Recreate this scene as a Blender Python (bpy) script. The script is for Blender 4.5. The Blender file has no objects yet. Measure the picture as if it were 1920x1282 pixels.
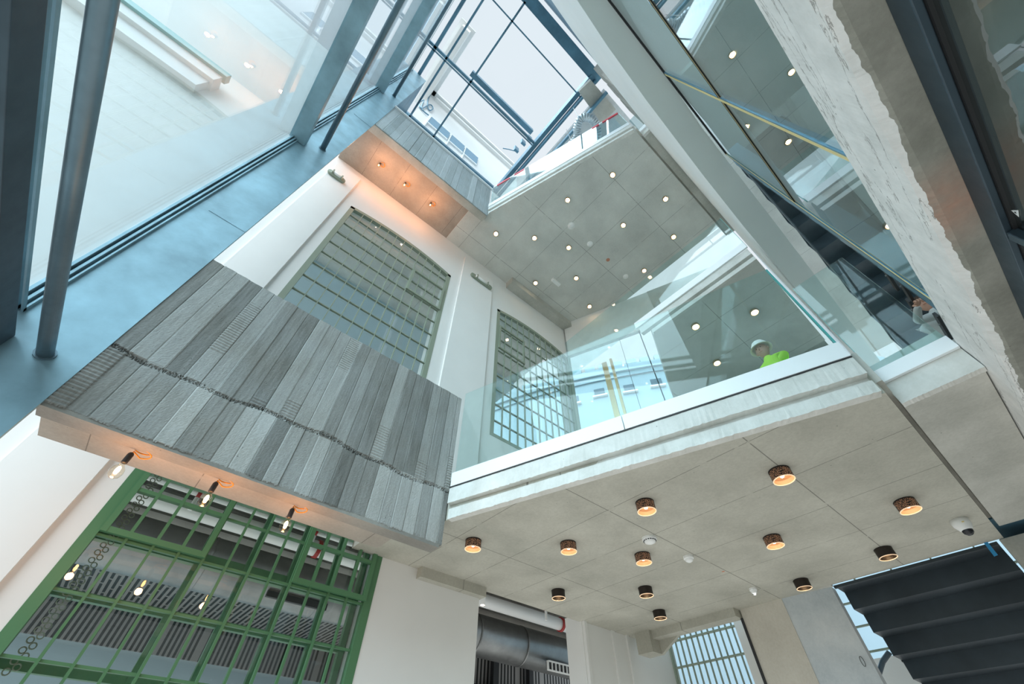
import bpy, bmesh, math, random
import numpy as np
from mathutils import Vector, Matrix
random.seed(7)
SC = bpy.context.scene
COL = SC.collection

# ------------------------------------------------------------------ camera
F_PX, PITCH, YAW, ROLL = 758.0, 50.25, 49.6, 0.75
CAM = Vector((0, 0, 1.25))
_p, _y, _r = map(math.radians, (PITCH, YAW, ROLL))
FWD = Vector((math.cos(_p)*math.cos(_y), math.cos(_p)*math.sin(_y), math.sin(_p)))
_right = Vector((math.sin(_y), -math.cos(_y), 0)); _up = _right.cross(FWD)
RT = _right*math.cos(_r) + _up*math.sin(_r)
UP = -_right*math.sin(_r) + _up*math.cos(_r)
cd = bpy.data.cameras.new('camera'); cam = bpy.data.objects.new('camera', cd); COL.objects.link(cam)
cd.sensor_width = 36; cd.lens = 36*F_PX/1920; cd.clip_start = 0.05; cd.clip_end = 300
m = Matrix((RT, UP, -FWD)).transposed().to_4x4(); m.translation = CAM
cam.matrix_world = m
SC.camera = cam
SC.view_settings.view_transform = 'Standard'; SC.view_settings.look = 'None'
SC.view_settings.gamma = 1; SC.view_settings.use_curve_mapping = False
SC.view_settings.exposure = 0.30
SC.cycles.max_bounces = 12; SC.cycles.transparent_max_bounces = 24
SC.cycles.glossy_bounces = 5; SC.cycles.diffuse_bounces = 6
SC.cycles.sample_clamp_indirect = 4.0
SC.cycles.caustics_reflective = False; SC.cycles.caustics_refractive = False
SC.cycles.use_denoising = True

# ------------------------------------------------------------------ world: overcast sky above, pale lower half added to light the soffits from below
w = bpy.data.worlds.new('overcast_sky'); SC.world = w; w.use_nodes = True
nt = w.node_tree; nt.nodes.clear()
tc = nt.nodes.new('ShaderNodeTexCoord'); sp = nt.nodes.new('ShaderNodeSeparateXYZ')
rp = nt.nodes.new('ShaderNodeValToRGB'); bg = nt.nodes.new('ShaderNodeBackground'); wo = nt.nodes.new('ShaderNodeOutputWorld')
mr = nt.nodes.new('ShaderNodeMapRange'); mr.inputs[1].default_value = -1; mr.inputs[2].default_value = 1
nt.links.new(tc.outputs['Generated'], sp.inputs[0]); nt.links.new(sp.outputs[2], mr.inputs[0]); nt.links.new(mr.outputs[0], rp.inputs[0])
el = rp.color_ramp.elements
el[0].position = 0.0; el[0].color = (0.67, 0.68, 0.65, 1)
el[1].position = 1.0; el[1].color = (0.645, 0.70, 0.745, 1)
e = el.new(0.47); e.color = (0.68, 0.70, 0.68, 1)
e = el.new(0.53); e.color = (0.60, 0.72, 0.79, 1)
e = el.new(0.80); e.color = (0.645, 0.70, 0.745, 1)
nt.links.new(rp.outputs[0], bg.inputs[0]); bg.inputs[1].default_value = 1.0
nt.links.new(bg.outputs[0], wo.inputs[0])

# soft directional share of the overcast daylight, from the open left side
sl = bpy.data.lights.new('overcast_daylight', 'SUN'); sl.energy = 5.0; sl.angle = math.radians(75); sl.color = (0.76, 0.92, 1.0)
so = bpy.data.objects.new('overcast_daylight', sl); COL.objects.link(so)
so.rotation_euler = Vector((-0.66, -0.26, 0.64)).to_track_quat('Z', 'Y').to_euler()

# ------------------------------------------------------------------ a pixel of the 1920x1282 frame turned into a point on a plane
def at(px, py, axis, val):
    d = FWD*F_PX + RT*(px-960) - UP*(py-641)
    t = (val-CAM[axis])/d[axis]
    return CAM + d*t

# ------------------------------------------------------------------ materials
def mat(name, color, rough=0.6, metal=0.0, emit=None, estr=1.0, spec=0.5):
    M = bpy.data.materials.new(name); M.use_nodes = True
    b = M.node_tree.nodes['Principled BSDF']
    b.inputs['Base Color'].default_value = (*color, 1); b.inputs['Roughness'].default_value = rough
    b.inputs['Metallic'].default_value = metal; b.inputs['Specular IOR Level'].default_value = spec
    if emit:
        b.inputs['Emission Color'].default_value = (*emit, 1); b.inputs['Emission Strength'].default_value = estr
    return M
class G:
    """small helper round a material's node tree"""
    def __init__(s, M): s.M = M; s.t = M.node_tree; s.b = s.t.nodes['Principled BSDF']; s.tc = None
    def pos(s):
        if not s.tc: s.tc = s.t.nodes.new('ShaderNodeTexCoord')
        return s.tc.outputs['Object']
    def n(s, typ, **kw):
        x = s.t.nodes.new(typ)
        for k, v in kw.items(): setattr(x, k, v)
        return x
    def l(s, a, b): s.t.links.new(a, b)
    def math(s, op, a, b=None, c=None):
        x = s.n('ShaderNodeMath', operation=op)
        for i, v in enumerate((a, b, c)):
            if v is None: continue
            if isinstance(v, (int, float)): x.inputs[i].default_value = v
            else: s.l(v, x.inputs[i])
        return x.outputs[0]
    def noise(s, scale, detail=6, rough=0.6, vec=None, stretch=None):
        x = s.n('ShaderNodeTexNoise'); x.inputs['Scale'].default_value = scale
        x.inputs['Detail'].default_value = detail; x.inputs['Roughness'].default_value = rough
        v = vec or s.pos()
        if stretch:
            mp = s.n('ShaderNodeMapping'); mp.inputs['Scale'].default_value = stretch; s.l(v, mp.inputs[0]); v = mp.outputs[0]
        s.l(v, x.inputs['Vector']); return x.outputs['Fac']
    def ramp(s, fac, stops):
        x = s.n('ShaderNodeValToRGB'); e = x.color_ramp.elements
        e[0].position, e[0].color = stops[0][0], (*stops[0][1], 1)
        e[1].position, e[1].color = stops[-1][0], (*stops[-1][1], 1)
        for p, c in stops[1:-1]: q = e.new(p); q.color = (*c, 1)
        s.l(fac, x.inputs[0]); return x.outputs[0]
    def mix(s, fac, a, b, mode='MIX'):
        x = s.n('ShaderNodeMix', data_type='RGBA', blend_type=mode)
        if isinstance(fac, (int, float)): x.inputs[0].default_value = fac
        else: s.l(fac, x.inputs[0])
        for i, v in ((6, a), (7, b)):
            if isinstance(v, tuple): x.inputs[i].default_value = (*v, 1)
            else: s.l(v, x.inputs[i])
        return x.outputs[2]
    def bump(s, h, strength=0.3, dist=0.01):
        x = s.n('ShaderNodeBump'); x.inputs['Strength'].default_value = strength; x.inputs['Distance'].default_value = dist
        s.l(h, x.inputs['Height']); s.l(x.outputs[0], s.b.inputs['Normal'])
    def color(s, c): s.l(c, s.b.inputs['Base Color'])
def concrete(name, lo, hi, joints=None, rough=0.8, bump=0.25, blot=1.6, holes=True):
    M = mat(name, hi, rough); g = G(M)
    n1 = g.noise(blot, 8, 0.62); n2 = g.noise(38, 4, 0.7)
    c = g.ramp(n1, [(0.30, lo), (0.70, hi)])
    c = g.mix(0.14, c, g.ramp(n2, [(0.35, (0.32,)*3), (0.62, (0.72,)*3)]), 'OVERLAY')
    h = g.math('MULTIPLY', n2, 0.4)
    if holes:
        v = g.n('ShaderNodeTexVoronoi'); v.inputs['Scale'].default_value = 7; g.l(g.pos(), v.inputs['Vector'])
        dot = g.math('LESS_THAN', v.outputs['Distance'], 0.035)
        c = g.mix(g.math('MULTIPLY', dot, 0.6), c, (0.10, 0.10, 0.09)); h = g.math('SUBTRACT', h, dot)
    if joints:
        px, ox, py, oy = joints
        s = g.n('ShaderNodeSeparateXYZ'); g.l(g.pos(), s.inputs[0])
        def ln(comp, p, o, wd):
            a = g.math('ADD', comp, 1000*p - o + p/2); a = g.math('MODULO', a, p)
            a = g.math('SUBTRACT', a, p/2); a = g.math('ABSOLUTE', a); return g.math('LESS_THAN', a, wd)
        j = g.math('MAXIMUM', ln(s.outputs[0], px, ox, 0.0035), ln(s.outputs[1], py, oy, 0.0045))
        wv = g.noise(5, 2); j2 = g.math('MULTIPLY', j, g.math('GREATER_THAN', wv, 0.40))
        j2 = g.math('ADD', g.math('MULTIPLY', j2, 0.50), g.math('MULTIPLY', j, 0.15))
        c = g.mix(j2, c, (0.09, 0.085, 0.075)); h = g.math('SUBTRACT', h, g.math('MULTIPLY', j, 1.5))
    g.color(c); g.bump(h, bump, 0.006)
    return M
M = {}
M['soffit1'] = concrete('concrete_soffit_lower', (0.41, 0.40, 0.345), (0.56, 0.545, 0.475), (0.735, 2.37, 1.43, 0.78))
M['soffit2'] = concrete('concrete_soffit_upper', (0.58, 0.59, 0.56), (0.77, 0.78, 0.74), (0.86, 2.05, 1.66, 0.83), blot=1.1)
M['conc'] = concrete('concrete_plain', (0.40, 0.40, 0.36), (0.62, 0.61, 0.56))
M['fascia'] = concrete('concrete_edge_pale', (0.62, 0.62, 0.58), (0.80, 0.80, 0.77), bump=0.5, blot=4)
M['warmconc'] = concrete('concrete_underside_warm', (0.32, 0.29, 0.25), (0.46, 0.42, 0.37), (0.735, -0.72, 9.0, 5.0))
M['bluewall'] = concrete('concrete_smooth_grey_blue', (0.50, 0.55, 0.58), (0.68, 0.72, 0.74), rough=0.5, bump=0.1, blot=2.5, holes=False)
M['beige'] = concrete('concrete_beige_render', (0.58, 0.54, 0.47), (0.70, 0.66, 0.58), rough=0.8, blot=2, holes=False)
# beam: rough concrete with a rust-red stain and lengthwise cracks
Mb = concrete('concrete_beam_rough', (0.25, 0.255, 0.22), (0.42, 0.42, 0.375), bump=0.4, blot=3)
M['beam'] = Mb
Mbf = concrete('concrete_beam_face', (0.70, 0.71, 0.70), (0.88, 0.88, 0.87), bump=0.25, blot=7)
g = G(Mbf); src = Mbf.node_tree.nodes['Principled BSDF'].inputs['Base Color'].links[0].from_socket
cr = g.noise(1.3, 8, 0.62, stretch=(0.6, 3, 4)); crm = g.math('LESS_THAN', g.math('ABSOLUTE', g.math('SUBTRACT', cr, 0.5)), 0.005)
g.color(g.mix(g.math('MULTIPLY', crm, 0.65), src, (0.20, 0.19, 0.18))); M['beamface'] = Mbf
g = G(Mb); src = Mb.node_tree.nodes['Principled BSDF'].inputs['Base Color'].links[0].from_socket
s_ = g.n('ShaderNodeVectorMath', operation='DISTANCE'); g.l(g.pos(), s_.inputs[0]); s_.inputs[1].default_value = (1.85, -0.73, 2.98)
st = g.math('MULTIPLY', g.math('SUBTRACT', 1.0, g.math('MINIMUM', g.math('MULTIPLY', s_.outputs['Value'], 3.4), 1.0)), g.noise(9, 5, 0.7))
g.color(g.mix(g.math('MULTIPLY', st, 1.0), src, (0.62, 0.30, 0.20)))
# board-marked concrete: each vertical board has its own tone
def planks(name, width, lo, hi):
    Mx = mat(name, hi, 0.85); g = G(Mx)
    s = g.n('ShaderNodeSeparateXYZ'); g.l(g.pos(), s.inputs[0])
    wob = g.math('MULTIPLY', g.math('SUBTRACT', g.noise(1.5, 2), 0.5), 0.01)
    q = g.math('FLOOR', g.math('DIVIDE', g.math('ADD', s.outputs[0], wob), width))
    lev = g.math('GREATER_THAN', s.outputs[2], 3.5)
    wn = g.n('ShaderNodeTexWhiteNoise', noise_dimensions='2D'); cb = g.n('ShaderNodeCombineXYZ')
    g.l(q, cb.inputs[0]); g.l(lev, cb.inputs[1]); g.l(cb.outputs[0], wn.inputs['Vector'])
    grain = g.noise(3, 8, 0.65, stretch=(14, 1, 1)); fine = g.noise(60, 3)
    f = g.math('ADD', g.math('MULTIPLY', wn.outputs['Value'], 0.50), g.math('MULTIPLY', grain, 0.5))
    c = g.ramp(f, [(0.18, lo), (0.82, hi)])
    c = g.mix(0.15, c, g.ramp(fine, [(0.35, (0.3,)*3), (0.65, (0.7,)*3)]), 'OVERLAY')
    c = g.mix(g.math('MULTIPLY', g.noise(1.3, 5), 1.0), c, g.ramp(g.noise(2.1, 6), [(0.35, (0.42, 0.40, 0.36)), (0.65, (0.60, 0.62, 0.63))]), 'SOFT_LIGHT')
    v = g.n('ShaderNodeTexVoronoi'); v.inputs['Scale'].default_value = 11; g.l(g.pos(), v.inputs['Vector'])
    dot = g.math('LESS_THAN', v.outputs['Distance'], 0.05)
    c = g.mix(g.math('MULTIPLY', dot, 0.7), c, (0.06, 0.06, 0.06))
    edge = g.math('ABSOLUTE', g.math('SUBTRACT', g.math('FRACT', g.math('DIVIDE', g.math('ADD', s.outputs[0], wob), width)), 0.5))
    ed = g.math('GREATER_THAN', edge, 0.485)
    c = g.mix(g.math('MULTIPLY', ed, 0.55), c, (0.12, 0.12, 0.11))
    g.color(c); g.bump(g.math('ADD', grain, g.math('MULTIPLY', fine, 0.3)), 0.5, 0.006)
    return Mx
M['planks'] = planks('board_marked_concrete', 0.125, (0.13, 0.13, 0.12), (0.50, 0.505, 0.49))
M['planks2'] = planks('board_marked_concrete_upper', 0.16, (0.30, 0.34, 0.35), (0.54, 0.58, 0.60))
def plaster(name, c, sc=40, rough=0.75):
    Mx = mat(name, c, rough); g = G(Mx); n = g.noise(sc, 4)
    k = tuple(x*0.94 for x in c); g.color(g.ramp(g.noise(0.9, 4), [(0.3, k), (0.7, c)])); g.bump(n, 0.12, 0.004); return Mx
M['white'] = plaster('white_plaster', (0.84, 0.84, 0.82))
M['fac'] = plaster('white_render_outside', (0.86, 0.87, 0.87), 12)
M['greyplaster'] = plaster('smooth_grey_plaster', (0.82, 0.90, 0.90), 60)
M['paleblue'] = plaster('pale_blue_render', (0.50, 0.64, 0.71), 10); M['tower'] = plaster('tower_render', (0.33, 0.43, 0.49), 10)
def steel(name, c, rough=0.35, metal=0.6):
    Mx = mat(name, c, rough, metal); g = G(Mx)
    n = g.noise(2.2, 6, 0.6); g.color(g.ramp(n, [(0.3, tuple(x*0.75 for x in c)), (0.7, tuple(x*1.2 for x in c))]))
    g.l(g.math('ADD', g.math('MULTIPLY', g.noise(14, 4), 0.25), rough-0.1), g.b.inputs['Roughness'])
    g.bump(g.noise(45, 3), 0.08, 0.003); return Mx
M['steel'] = steel('blue_grey_steel_plate', (0.27, 0.43, 0.51), 0.42, 0.35)
M['steeldark'] = steel('dark_blue_grey_steel', (0.055, 0.085, 0.11), 0.4, 0.4)
M['frameblue'] = steel('skylight_frame_blue', (0.12, 0.26, 0.36), 0.4, 0.3)
M['tube'] = steel('weathered_steel_tube', (0.17, 0.25, 0.30), 0.38, 0.6)
M['black'] = mat('matt_black_metal', (0.02, 0.022, 0.025), 0.5)
M['stair'] = steel('dark_folded_steel', (0.045, 0.060, 0.072), 0.45, 0.3)
M['stair2'] = steel('grey_blue_stair_steel', (0.10, 0.14, 0.17), 0.4, 0.4)
M['brightwall'] = plaster('bright_white_plaster', (0.93, 0.96, 0.97))
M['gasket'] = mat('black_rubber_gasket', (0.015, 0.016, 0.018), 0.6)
M['green'] = mat('green_painted_steel', (0.085, 0.215, 0.105), 0.42)
M['sage'] = mat('sage_painted_steel', (0.27, 0.32, 0.25), 0.5)
M['whitemetal'] = mat('white_powder_coat', (0.93, 0.96, 0.98), 0.35)
M['yellow'] = mat('yellow_sealing_tape', (0.80, 0.66, 0.30), 0.5)
M['galv'] = steel('galvanised_duct', (0.30, 0.31, 0.31), 0.33, 0.85)
M['foil'] = steel('crinkled_foil_duct', (0.62, 0.68, 0.72), 0.35, 0.6)
M['redpaint'] = mat('red_paint', (0.42, 0.02, 0.02), 0.45)
M['redtape'] = mat('red_warning_tape', (0.80, 0.05, 0.08), 0.5)
M['brass'] = mat('brass_lacquer', (0.55, 0.40, 0.22), 0.35, 0.6)
M['cream'] = mat('cream_paint', (0.72, 0.62, 0.50), 0.6)
M['orangecord'] = mat('orange_textile_cord', (0.85, 0.32, 0.03), 0.6)
M['terracotta'] = mat('terracotta_render', (0.62, 0.28, 0.18), 0.7)
M['bluetape'] = mat('blue_masking_tape', (0.03, 0.30, 0.62), 0.5)
M['plastic'] = mat('white_plastic', (0.94, 0.95, 0.94), 0.4)
M['bulb'] = mat('glowing_bulb', (1, 0.8, 0.6), 0.4, emit=(1.0, 0.72, 0.42), estr=30)
M['filament'] = mat('glowing_filament', (1, 0.6, 0.3), 0.4, emit=(1.0, 0.55, 0.22), estr=22)
M['led'] = mat('white_indicator_light', (1, 1, 1), 0.4, emit=(0.9, 0.97, 1.0), estr=14)
M['lampinner'] = mat('lamp_inner_reflector', (0.50, 0.32, 0.18), 0.4, 0.3, emit=(1.0, 0.50, 0.25), estr=0.10)
M['lampring'] = mat('lamp_lit_rim', (0.9, 0.7, 0.5), 0.4, emit=(1.0, 0.66, 0.42), estr=0.55)
M['skin'] = mat('skin', (0.62, 0.34, 0.25), 0.55)
M['hivis'] = mat('yellow_green_workwear', (0.45, 0.80, 0.05), 0.7)
M['jeans'] = mat('dark_blue_cloth', (0.05, 0.09, 0.18), 0.8)
M['palecloth'] = mat('pale_grey_cloth', (0.55, 0.57, 0.57), 0.8)
M['hair'] = mat('dark_brown_hair', (0.05, 0.03, 0.02), 0.7)
M['sticker'] = mat('white_sticker', (0.85, 0.87, 0.87), 0.5)
M['pane_blue'] = mat('blue_tinted_window', (0.10, 0.30, 0.45), 0.15, 0.2)
# perforated metal deck: pale strips with dark slots
Md = mat('slotted_metal_ceiling', (0.6, 0.6, 0.6), 0.4, 0.3); g = G(Md)
s = g.n('ShaderNodeSeparateXYZ'); g.l(g.pos(), s.inputs[0])
a = g.math('LESS_THAN', g.math('FRACT', g.math('MULTIPLY', s.outputs[0], 11)), 0.5)
b_ = g.math('LESS_THAN', g.math('FRACT', g.math('ADD', g.math('MULTIPLY', s.outputs[1], 1.2), g.math('MULTIPLY', g.math('FLOOR', g.math('MULTIPLY', s.outputs[0], 11)), 0.37))), 0.93)
g.color(g.mix(g.math('MULTIPLY', a, b_), (0.33, 0.32, 0.31), (0.02, 0.02, 0.02))); M['deck'] = Md
def glass(name, tint, ior=1.5, rough=0.0, dirt=0.0):
    Mx = bpy.data.materials.new(name); Mx.use_nodes = True; t = Mx.node_tree; t.nodes.clear()
    o = t.nodes.new('ShaderNodeOutputMaterial'); tr = t.nodes.new('ShaderNodeBsdfTransparent'); tr.inputs[0].default_value = (*tint, 1)
    gl = t.nodes.new('ShaderNodeBsdfGlossy'); gl.inputs['Roughness'].default_value = rough; gl.inputs['Color'].default_value = (0.95, 0.98, 1, 1)
    lw = t.nodes.new('ShaderNodeLayerWeight'); lw.inputs[0].default_value = 0.5
    pw = t.nodes.new('ShaderNodeMath'); pw.operation = 'POWER'; t.links.new(lw.outputs['Facing'], pw.inputs[0]); pw.inputs[1].default_value = 4.0
    f0 = ((ior-1)/(ior+1))**2
    ma = t.nodes.new('ShaderNodeMath'); ma.operation = 'MULTIPLY_ADD'; t.links.new(pw.outputs[0], ma.inputs[0]); ma.inputs[1].default_value = 0.9-f0; ma.inputs[2].default_value = f0
    mx = t.nodes.new('ShaderNodeMixShader'); t.links.new(ma.outputs[0], mx.inputs[0]); t.links.new(tr.outputs[0], mx.inputs[1]); t.links.new(gl.outputs[0], mx.inputs[2])
    last = mx.outputs[0]
    if dirt:
        df = t.nodes.new('ShaderNodeBsdfDiffuse'); df.inputs[0].default_value = (0.55, 0.60, 0.60, 1)
        c = t.nodes.new('ShaderNodeTexCoord'); n = t.nodes.new('ShaderNodeTexNoise'); n.inputs['Scale'].default_value = 2.5; n.inputs['Detail'].default_value = 8
        t.links.new(c.outputs['Object'], n.inputs['Vector'])
        r = t.nodes.new('ShaderNodeMapRange'); r.inputs[1].default_value = 0.45; r.inputs[2].default_value = 0.75; r.inputs[3].default_value = 0.02; r.inputs[4].default_value = dirt
        t.links.new(n.outputs['Fac'], r.inputs[0]); m2 = t.nodes.new('ShaderNodeMixShader')
        t.links.new(r.outputs[0], m2.inputs[0]); t.links.new(last, m2.inputs[1]); t.links.new(df.outputs[0], m2.inputs[2]); last = m2.outputs[0]
    t.links.new(last, o.inputs[0]); return Mx
M['glass'] = glass('window_glass', (0.93, 0.97, 0.97), 1.5)
M['skyglass'] = glass('skylight_glass', (0.98, 0.995, 1.0), 1.15)
M['curtainglass'] = glass('curtain_wall_glass', (0.92, 0.975, 0.99), 1.2)
M['balglass'] = glass('balustrade_glass', (0.87, 0.955, 0.95), 1.33, dirt=0.08)
M['mirrorglass'] = glass('reflective_glass_wall', (0.62, 0.72, 0.72), 1.9, dirt=0.06)
M['darkglass'] = glass('ground_floor_glass', (0.42, 0.48, 0.48), 2.0, dirt=0.03)
M['bulbglass'] = glass('clear_bulb_glass', (0.98, 0.93, 0.85), 1.3)
M['glassedge'] = mat('green_glass_edge', (0.10, 0.42, 0.40), 0.25)

# ------------------------------------------------------------------ mesh helpers
def box(bm, x0, x1, y0, y1, z0, z1):
    x0, x1 = min(x0, x1), max(x0, x1); y0, y1 = min(y0, y1), max(y0, y1); z0, z1 = min(z0, z1), max(z0, z1)
    v = [bm.verts.new(p) for p in ((x0,y0,z0),(x1,y0,z0),(x1,y1,z0),(x0,y1,z0),(x0,y0,z1),(x1,y0,z1),(x1,y1,z1),(x0,y1,z1))]
    for f in ((0,3,2,1),(4,5,6,7),(0,1,5,4),(1,2,6,5),(2,3,7,6),(3,0,4,7)): bm.faces.new([v[i] for i in f])
def prism(bm, pts, z0, z1):
    """plan polygon (counter-clockwise) lifted from z0 to z1"""
    a = [bm.verts.new((p[0], p[1], z0)) for p in pts]; b = [bm.verts.new((p[0], p[1], z1)) for p in pts]
    bm.faces.new(a[::-1]); bm.faces.new(b); n = len(pts)
    for i in range(n): bm.faces.new((a[i], a[(i+1) % n], b[(i+1) % n], b[i]))
def prism_dir(bm, pts, d):
    """3D polygon swept along vector d"""
    d = Vector(d); a = [bm.verts.new(p) for p in pts]; b = [bm.verts.new(Vector(p)+d) for p in pts]
    bm.faces.new(a[::-1]); bm.faces.new(b); n = len(pts)
    for i in range(n): bm.faces.new((a[i], a[(i+1) % n], b[(i+1) % n], b[i]))
def tube(bm, pts, r, seg=12, cap=True):
    pts = [Vector(p) for p in pts]; rings = []
    rr = r if isinstance(r, (list, tuple)) else [r]*len(pts)
    prev = None
    for i, p in enumerate(pts):
        t = (pts[min(i+1, len(pts)-1)] - pts[max(i-1, 0)]).normalized()
        if prev is None:
            a = t.orthogonal().normalized()
        else:
            a = (prev - t*prev.dot(t)).normalized()
        prev = a; b = t.cross(a)
        rings.append([bm.verts.new(p + (a*math.cos(2*math.pi*k/seg) + b*math.sin(2*math.pi*k/seg))*rr[i]) for k in range(seg)])
    for A, B in zip(rings, rings[1:]):
        for k in range(seg): bm.faces.new((A[k], A[(k+1) % seg], B[(k+1) % seg], B[k]))
    if cap: bm.faces.new(rings[0][::-1]); bm.faces.new(rings[-1])
def lathe(bm, prof, seg=28, c=(0, 0, 0)):
    rings = []
    for r, z in prof:
        rings.append([bm.verts.new((c[0]+r*math.cos(2*math.pi*k/seg), c[1]+r*math.sin(2*math.pi*k/seg), c[2]+z)) for k in range(seg)] if r > 1e-6 else [bm.verts.new((c[0], c[1], c[2]+z))])
    for A, B in zip(rings, rings[1:]):
        if len(A) == 1 and len(B) == 1: continue
        for k in range(seg):
            k2 = (k+1) % seg
            if len(A) == 1: bm.faces.new((A[0], B[k2], B[k]))
            elif len(B) == 1: bm.faces.new((A[k], A[k2], B[0]))
            else: bm.faces.new((A[k], A[k2], B[k2], B[k]))
def ob(name, bm, m, parent=None, loc=(0, 0, 0), smooth=False, bevel=0):
    bmesh.ops.recalc_face_normals(bm, faces=bm.faces)
    me = bpy.data.meshes.new(name); bm.to_mesh(me); bm.free()
    me.materials.append(M[m] if isinstance(m, str) else m)
    o = bpy.data.objects.new(name, me); COL.objects.link(o); o.location = loc
    if parent: o.parent = parent
    if smooth:
        for p in me.polygons: p.use_smooth = True
    if bevel:
        b = o.modifiers.new('bevel', 'BEVEL'); b.width = bevel; b.segments = 2; b.limit_method = 'ANGLE'
    return o
def tag(o, label=None, cat=None, group=None, kind=None):
    if label: o['label'] = label
    if cat: o['category'] = cat
    if group: o['group'] = group
    if kind: o['kind'] = kind
    return o
def empty(name, loc=(0, 0, 0)):
    o = bpy.data.objects.new(name, None); COL.objects.link(o); o.location = loc; o.empty_display_size = 0.1
    return o
def thing(name, label, cat, loc=(0, 0, 0), group=None): return tag(empty(name, loc), label, cat, group)
def struct(name, bm, m, label=None, cat=None, parent=None, **k):
    o = ob(name, bm, m, parent, **k)
    if not parent: tag(o, label, cat, None, 'structure')
    return o
def children(o): return [c for c in bpy.data.objects if c.parent == o]
def copy_tree(o, parent=None):
    c = o.copy(); COL.objects.link(c)
    if parent: c.parent = parent
    for ch in children(o): copy_tree(ch, c)
    return c
def B(): return bmesh.new()
def one(f, *a):
    bm = bmesh.new(); f(bm, *a); return bm

# ------------------------------------------------------------------ the long white wall with its arched windows
YW = 4.6; TH = 0.42
WX = [(-0.47, 2.03), (3.43, 5.93)]            # window openings along x
def arch_z(x, x0, x1, zs, rise):
    t = (x-x0)/(x1-x0)*2-1; return zs + rise*(1-t*t)
def wall_piece(bm, x0, x1, z0, z1): box(bm, x0, x1, YW, YW+TH, z0, z1)
bm = B()
wall_piece(bm, -14, WX[0][0], 0, 16.5); wall_piece(bm, WX[0][1], WX[1][0], 0, 16.5); wall_piece(bm, WX[1][1], 5.99, 0, 16.5)
ZS, RISE = 9.40, 0.17
for i, (a, b) in enumerate(WX):
    n = 20
    for k in range(n):                       # wall over the arched heads
        xa, xb = a+(b-a)*k/n, a+(b-a)*(k+1)/n
        za, zb = arch_z(xa, a, b, ZS, RISE), arch_z(xb, a, b, ZS, RISE)
        prism_dir(bm, [(xa, YW, za), (xb, YW, zb), (xb, YW, 16.5), (xa, YW, 16.5)], (0, TH, 0))
    wall_piece(bm, a, b, 4.2 if i == 0 else 3.55, 5.62)
struct('wall_left', bm, 'white', 'tall white plastered wall pierced by the gridded windows', 'wall')
bm = B(); box(bm, 2.28, 3.20, YW-0.045, YW, 3.62, 10.60)
struct('trim_1', bm, 'white', 'flat white pilaster between the two arched windows', 'pilaster')
bm = B(); box(bm, -1.20, -0.66, YW-0.04, YW, 0.2, 10.6)
struct('trim_2', bm, 'white', 'flat white pilaster beside the steel plate', 'pilaster')
# cornice on the outdoor stretch of the same wall
bm = B(); box(bm, -14, -3.5, YW-0.16, YW, 9.45, 9.85); box(bm, -14, -3.45, YW-0.24, YW, 9.85, 10.15)
struct('trim_3', bm, 'fac', 'projecting ledge on the outdoor wall seen through the left glazing', 'ledge')
tag(ob('gutter', one(box, -14, -3.4, YW-0.30, YW-0.14, 10.15, 10.32), mat('teal_gutter', (0.28, 0.50, 0.50), 0.5)), 'teal gutter along the outdoor ledge', 'gutter')
# the upper storeys above the skylight level
bm = B(); box(bm, -0.85, 4.2, 4.75, 5.2, 16.5, 22.0); box(bm, -1.2, -0.85, 1.8, 5.2, 21.0, 22.0)
wb = struct('wall_outside', bm, 'fac', 'white outdoor upper storey seen past the skylight', 'wall')
bm = B(); box(bm, -0.60, 4.3, 4.60, 5.25, 21.55, 21.75); box(bm, -0.85, 4.4, 4.50, 5.3, 21.85, 22.05); box(bm, -1.4, -0.70, 1.7, 4.7, 21.85, 22.05)
struct('trim_4', bm, 'fac', 'roof cornice of the outdoor upper storey', 'cornice')
for k, xx in enumerate((-0.30, 0.68, 1.40)):
    t = empty('window_%d' % (20+k), (0, 0, 0)); tag(t, 'wide blue window high on the outdoor storey, %s' % ('nearest the loose cable', 'middle of three', 'farthest from the loose cable')[k], 'window', None, 'structure')
    x1 = (0.60, 1.33, 2.02)[k]
    ob('pane', one(box, xx, x1, 4.70, 4.76, 18.2, 19.1), 'pane_blue', t)
    bm = B(); box(bm, xx, x1, 4.69, 4.76, 17.45, 17.52); box(bm, xx-0.04, xx, 4.68, 4.76, 17.0, 19.15); box(bm, xx, x1, 4.69, 4.76, 18.1, 18.2)
    ob('window_frame', bm, 'whitemetal', t)

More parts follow.
